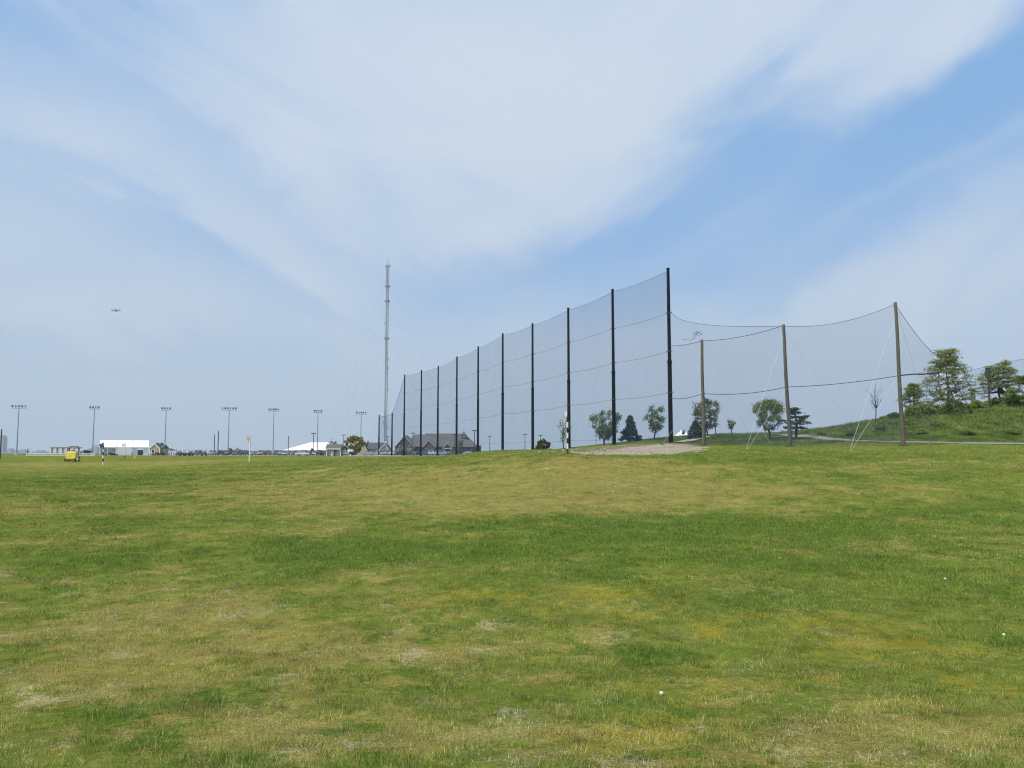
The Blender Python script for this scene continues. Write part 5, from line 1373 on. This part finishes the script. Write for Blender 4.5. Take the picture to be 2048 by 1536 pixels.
# ------------------------------------------------------------------ light
SUN_EL, SUN_AZ = R(56), R(-128)          # azimuth measured clockwise from +Y (view direction): behind left
sv = Vector((math.sin(SUN_AZ)*math.cos(SUN_EL), math.cos(SUN_AZ)*math.cos(SUN_EL), math.sin(SUN_EL)))
sun = bpy.data.lights.new('sun', 'SUN'); sun.energy = 4.0; sun.angle = R(.6); sun.color = (1.0, .955, .88)
so = bpy.data.objects.new('sun', sun); COL.objects.link(so); so.rotation_euler = (-sv).to_track_quat('-Z', 'Y').to_euler()

world = bpy.data.worlds.new('World'); scene.world = world; world.use_nodes = True
nt = world.node_tree; nt.nodes.clear(); n = Nd(nt)
out = n.new('ShaderNodeOutputWorld'); bg = n.new('ShaderNodeBackground'); bg.inputs['Strength'].default_value = .1
sky = n.new('ShaderNodeTexSky', sky_type='NISHITA'); sky.sun_disc = False; sky.sun_elevation = SUN_EL; sky.sun_rotation = SUN_AZ
sky.air_density = 1.0; sky.dust_density = 1.0; sky.ozone_density = 1.4
tc = n.new('ShaderNodeTexCoord'); sp = n.new('ShaderNodeSeparateXYZ'); n.link(tc.outputs['Generated'], sp.inputs[0])
x, y, z = sp.outputs
az = n.m('ARCTAN2', x, y); el = n.m('ARCSINE', z)                      # radians
def n_off(v, k):
    q = n.new('ShaderNodeVectorMath', operation='ADD'); n.link(v, q.inputs[0]); q.inputs[1].default_value = (k, k*.37, 0); return q.outputs[0]
def azel(px, row):
    d = P(px, row, 100)-Vector((0, 0, EYE)); d.normalize(); return math.atan2(d.x, d.y), math.asin(d.z)
def curve(pts, xin, lo, hi, vlo=0.0, vhi=R(50)):
    """1-D function of xin through (a,v) points, as a colour ramp"""
    r = n.new('ShaderNodeValToRGB'); r.color_ramp.interpolation = 'B_SPLINE' if False else 'EASE'
    e = r.color_ramp.elements
    while len(e) > 1: e.remove(e[-1])
    for i, (a, v) in enumerate(pts):
        t = (a-lo)/(hi-lo); c = (v-vlo)/(vhi-vlo)
        q = e[0] if i == 0 else e.new(t)
        q.position = t; q.color = (c, c, c, 1)
    mr = n.new('ShaderNodeMapRange'); n.setv(mr.inputs[0], xin); mr.inputs[1].default_value = lo; mr.inputs[2].default_value = hi
    n.link(mr.outputs[0], r.inputs[0])
    return n.m('ADD', n.m('MULTIPLY', r.outputs[0], vhi-vlo), vlo)
# cloud-plane coordinates for streaky texture
zz = n.m('ADD', n.m('MAXIMUM', z, 0.0), .12)
cv = n.new('ShaderNodeCombineXYZ'); n.link(n.m('DIVIDE', x, zz), cv.inputs[0]); n.link(n.m('DIVIDE', y, zz), cv.inputs[1])
mp = n.new('ShaderNodeMapping'); mp.inputs['Rotation'].default_value = (0, 0, R(38)); mp.inputs['Scale'].default_value = (1.0, .32, 1); n.link(cv.outputs[0], mp.inputs[0])
ae = n.new('ShaderNodeCombineXYZ'); n.link(az, ae.inputs[0]); n.link(el, ae.inputs[1])
def streaks(deg, k, sc):
    q = n.new('ShaderNodeMapping'); q.inputs['Rotation'].default_value = (0, 0, R(deg)); q.inputs['Location'].default_value = (k, k*.7, 0)
    n.link(ae.outputs[0], q.inputs[0]); q2 = n.new('ShaderNodeMapping'); q2.inputs['Scale'].default_value = (1.0, 3.0, 1); n.link(q.outputs[0], q2.inputs[0])
    return n.noise(q2.outputs[0], sc, 9, .58, .7)
sL = streaks(24, 2.2, 3.2); sR = streaks(-27, 5.1, 3.2)
wr = n.ss(az, R(-6), R(8))
s1 = n.m('ADD', n.m('MULTIPLY', sL, n.m('SUBTRACT', 1.0, wr)), n.m('MULTIPLY', sR, wr)); s2 = n.noise(cv.outputs[0], .7, 5, .5, .3)
w1 = n.noise(n_off(ae.outputs[0], 3.3), 2.6, 5, .55, .4); w2 = n.noise(n_off(ae.outputs[0], 9.1), 2.6, 5, .55, .4)
def swz(src, w, a): return n.m('ADD', src, n.m('MULTIPLY', n.m('SUBTRACT', w, .5), R(a)))
azw = swz(swz(az, w1, 14), s1, 6); elw = swz(swz(el, w2, 11), s1, 9)
def blob(px, row, rx, ry, deg, s):
    """soft patch on the sky dome centred on a bearing and elevation"""
    a0, e0 = azel(px, row); ux = R(rx*.0335); uy = R(ry*.0335); t = R(deg)
    da = n.m('SUBTRACT', azw, a0); de = n.m('SUBTRACT', elw, e0)
    p = n.m('DIVIDE', n.m('ADD', n.m('MULTIPLY', da, math.cos(t)), n.m('MULTIPLY', de, math.sin(t))), ux)
    q = n.m('DIVIDE', n.m('SUBTRACT', n.m('MULTIPLY', de, math.cos(t)), n.m('MULTIPLY', da, math.sin(t))), uy)
    r2 = n.m('ADD', n.m('MULTIPLY', p, p), n.m('MULTIPLY', q, q))
    return n.m('MULTIPLY', n.m('EXPONENT', n.m('MULTIPLY', r2, -1.0)), s)
def total(lst):
    o = None
    for b in lst:
        v = blob(*b); o = v if o is None else n.m('ADD', o, v)
    return o
blue = total([(1480, 350, 430, 130, 14, .76), (1960, 190, 330, 95, 32, .66), (1150, 540, 430, 85, 6, .50), (1850, 400, 330, 75, 24, .36), (20, 40, 260, 190, 0, .48),
              (330, 500, 330, 44, -22, .20), (520, 400, 330, 40, -24, .14), (330, 690, 420, 36, 0, .24), (900, 650, 260, 40, 0, .15), (1500, 560, 260, 50, 10, .30)])
white = total([(1020, 200, 620, 250, 0, .36), (380, 460, 420, 50, -25, .12), (90, 610, 300, 50, 0, .22), (1000, 470, 260, 60, 20, .25), (1780, 140, 420, 60, 28, .22), (1900, 560, 330, 70, 16, .16), (1860, 365, 330, 26, 27, .22), (1240, 440, 260, 24, 22, .12), (700, 620, 200, 40, -20, .18)])
tex = n.m('SUBTRACT', s1, .5); tex2 = n.m('SUBTRACT', s2, .5)
cov = n.m('ADD', n.m('ADD', .60, white), n.m('ADD', n.m('MULTIPLY', tex, .72), n.m('MULTIPLY', tex2, .40)))
cov = n.m('SUBTRACT', cov, n.m('MULTIPLY', blue, .68), clamp=True)
SK_B = (1.65, 3.95, 7.6); CLD = (5.55, 6.3, 7.35)
base_sky = n.mix(.75, sky.outputs[0], SK_B)
lowf = n.m('SUBTRACT', 1.0, n.ss(el, R(0), R(15)))
base_sky = n.mix(n.m('MULTIPLY', lowf, .7), base_sky, (3.75, 5.15, 7.0))
colr = n.mix(n.ss(cov, 0.0, 1.0), base_sky, CLD)
colr = n.mix(n.m('MULTIPLY', n.m('SUBTRACT', 1.0, n.ss(el, R(-1), R(8))), .75), colr, (4.0, 5.2, 6.75))
n.link(colr, bg.inputs['Color']); n.link(bg.outputs[0], out.inputs[0])

# ------------------------------------------------------------------ render settings
scene.view_settings.view_transform = 'Standard'; scene.view_settings.look = 'None'; scene.view_settings.exposure = .25; scene.view_settings.gamma = 1
scene.render.engine = 'CYCLES'
cy = scene.cycles
cy.max_bounces = 5; cy.diffuse_bounces = 2; cy.glossy_bounces = 2; cy.transmission_bounces = 2; cy.transparent_max_bounces = 16; cy.volume_bounces = 0
cy.use_denoising = True; cy.denoiser = 'OPENIMAGEDENOISE'; cy.denoising_input_passes = 'RGB_ALBEDO_NORMAL'; cy.denoising_prefilter = 'ACCURATE'; cy.sample_clamp_direct = 6; cy.sample_clamp_indirect = 2
cy.filter_width = 1.1
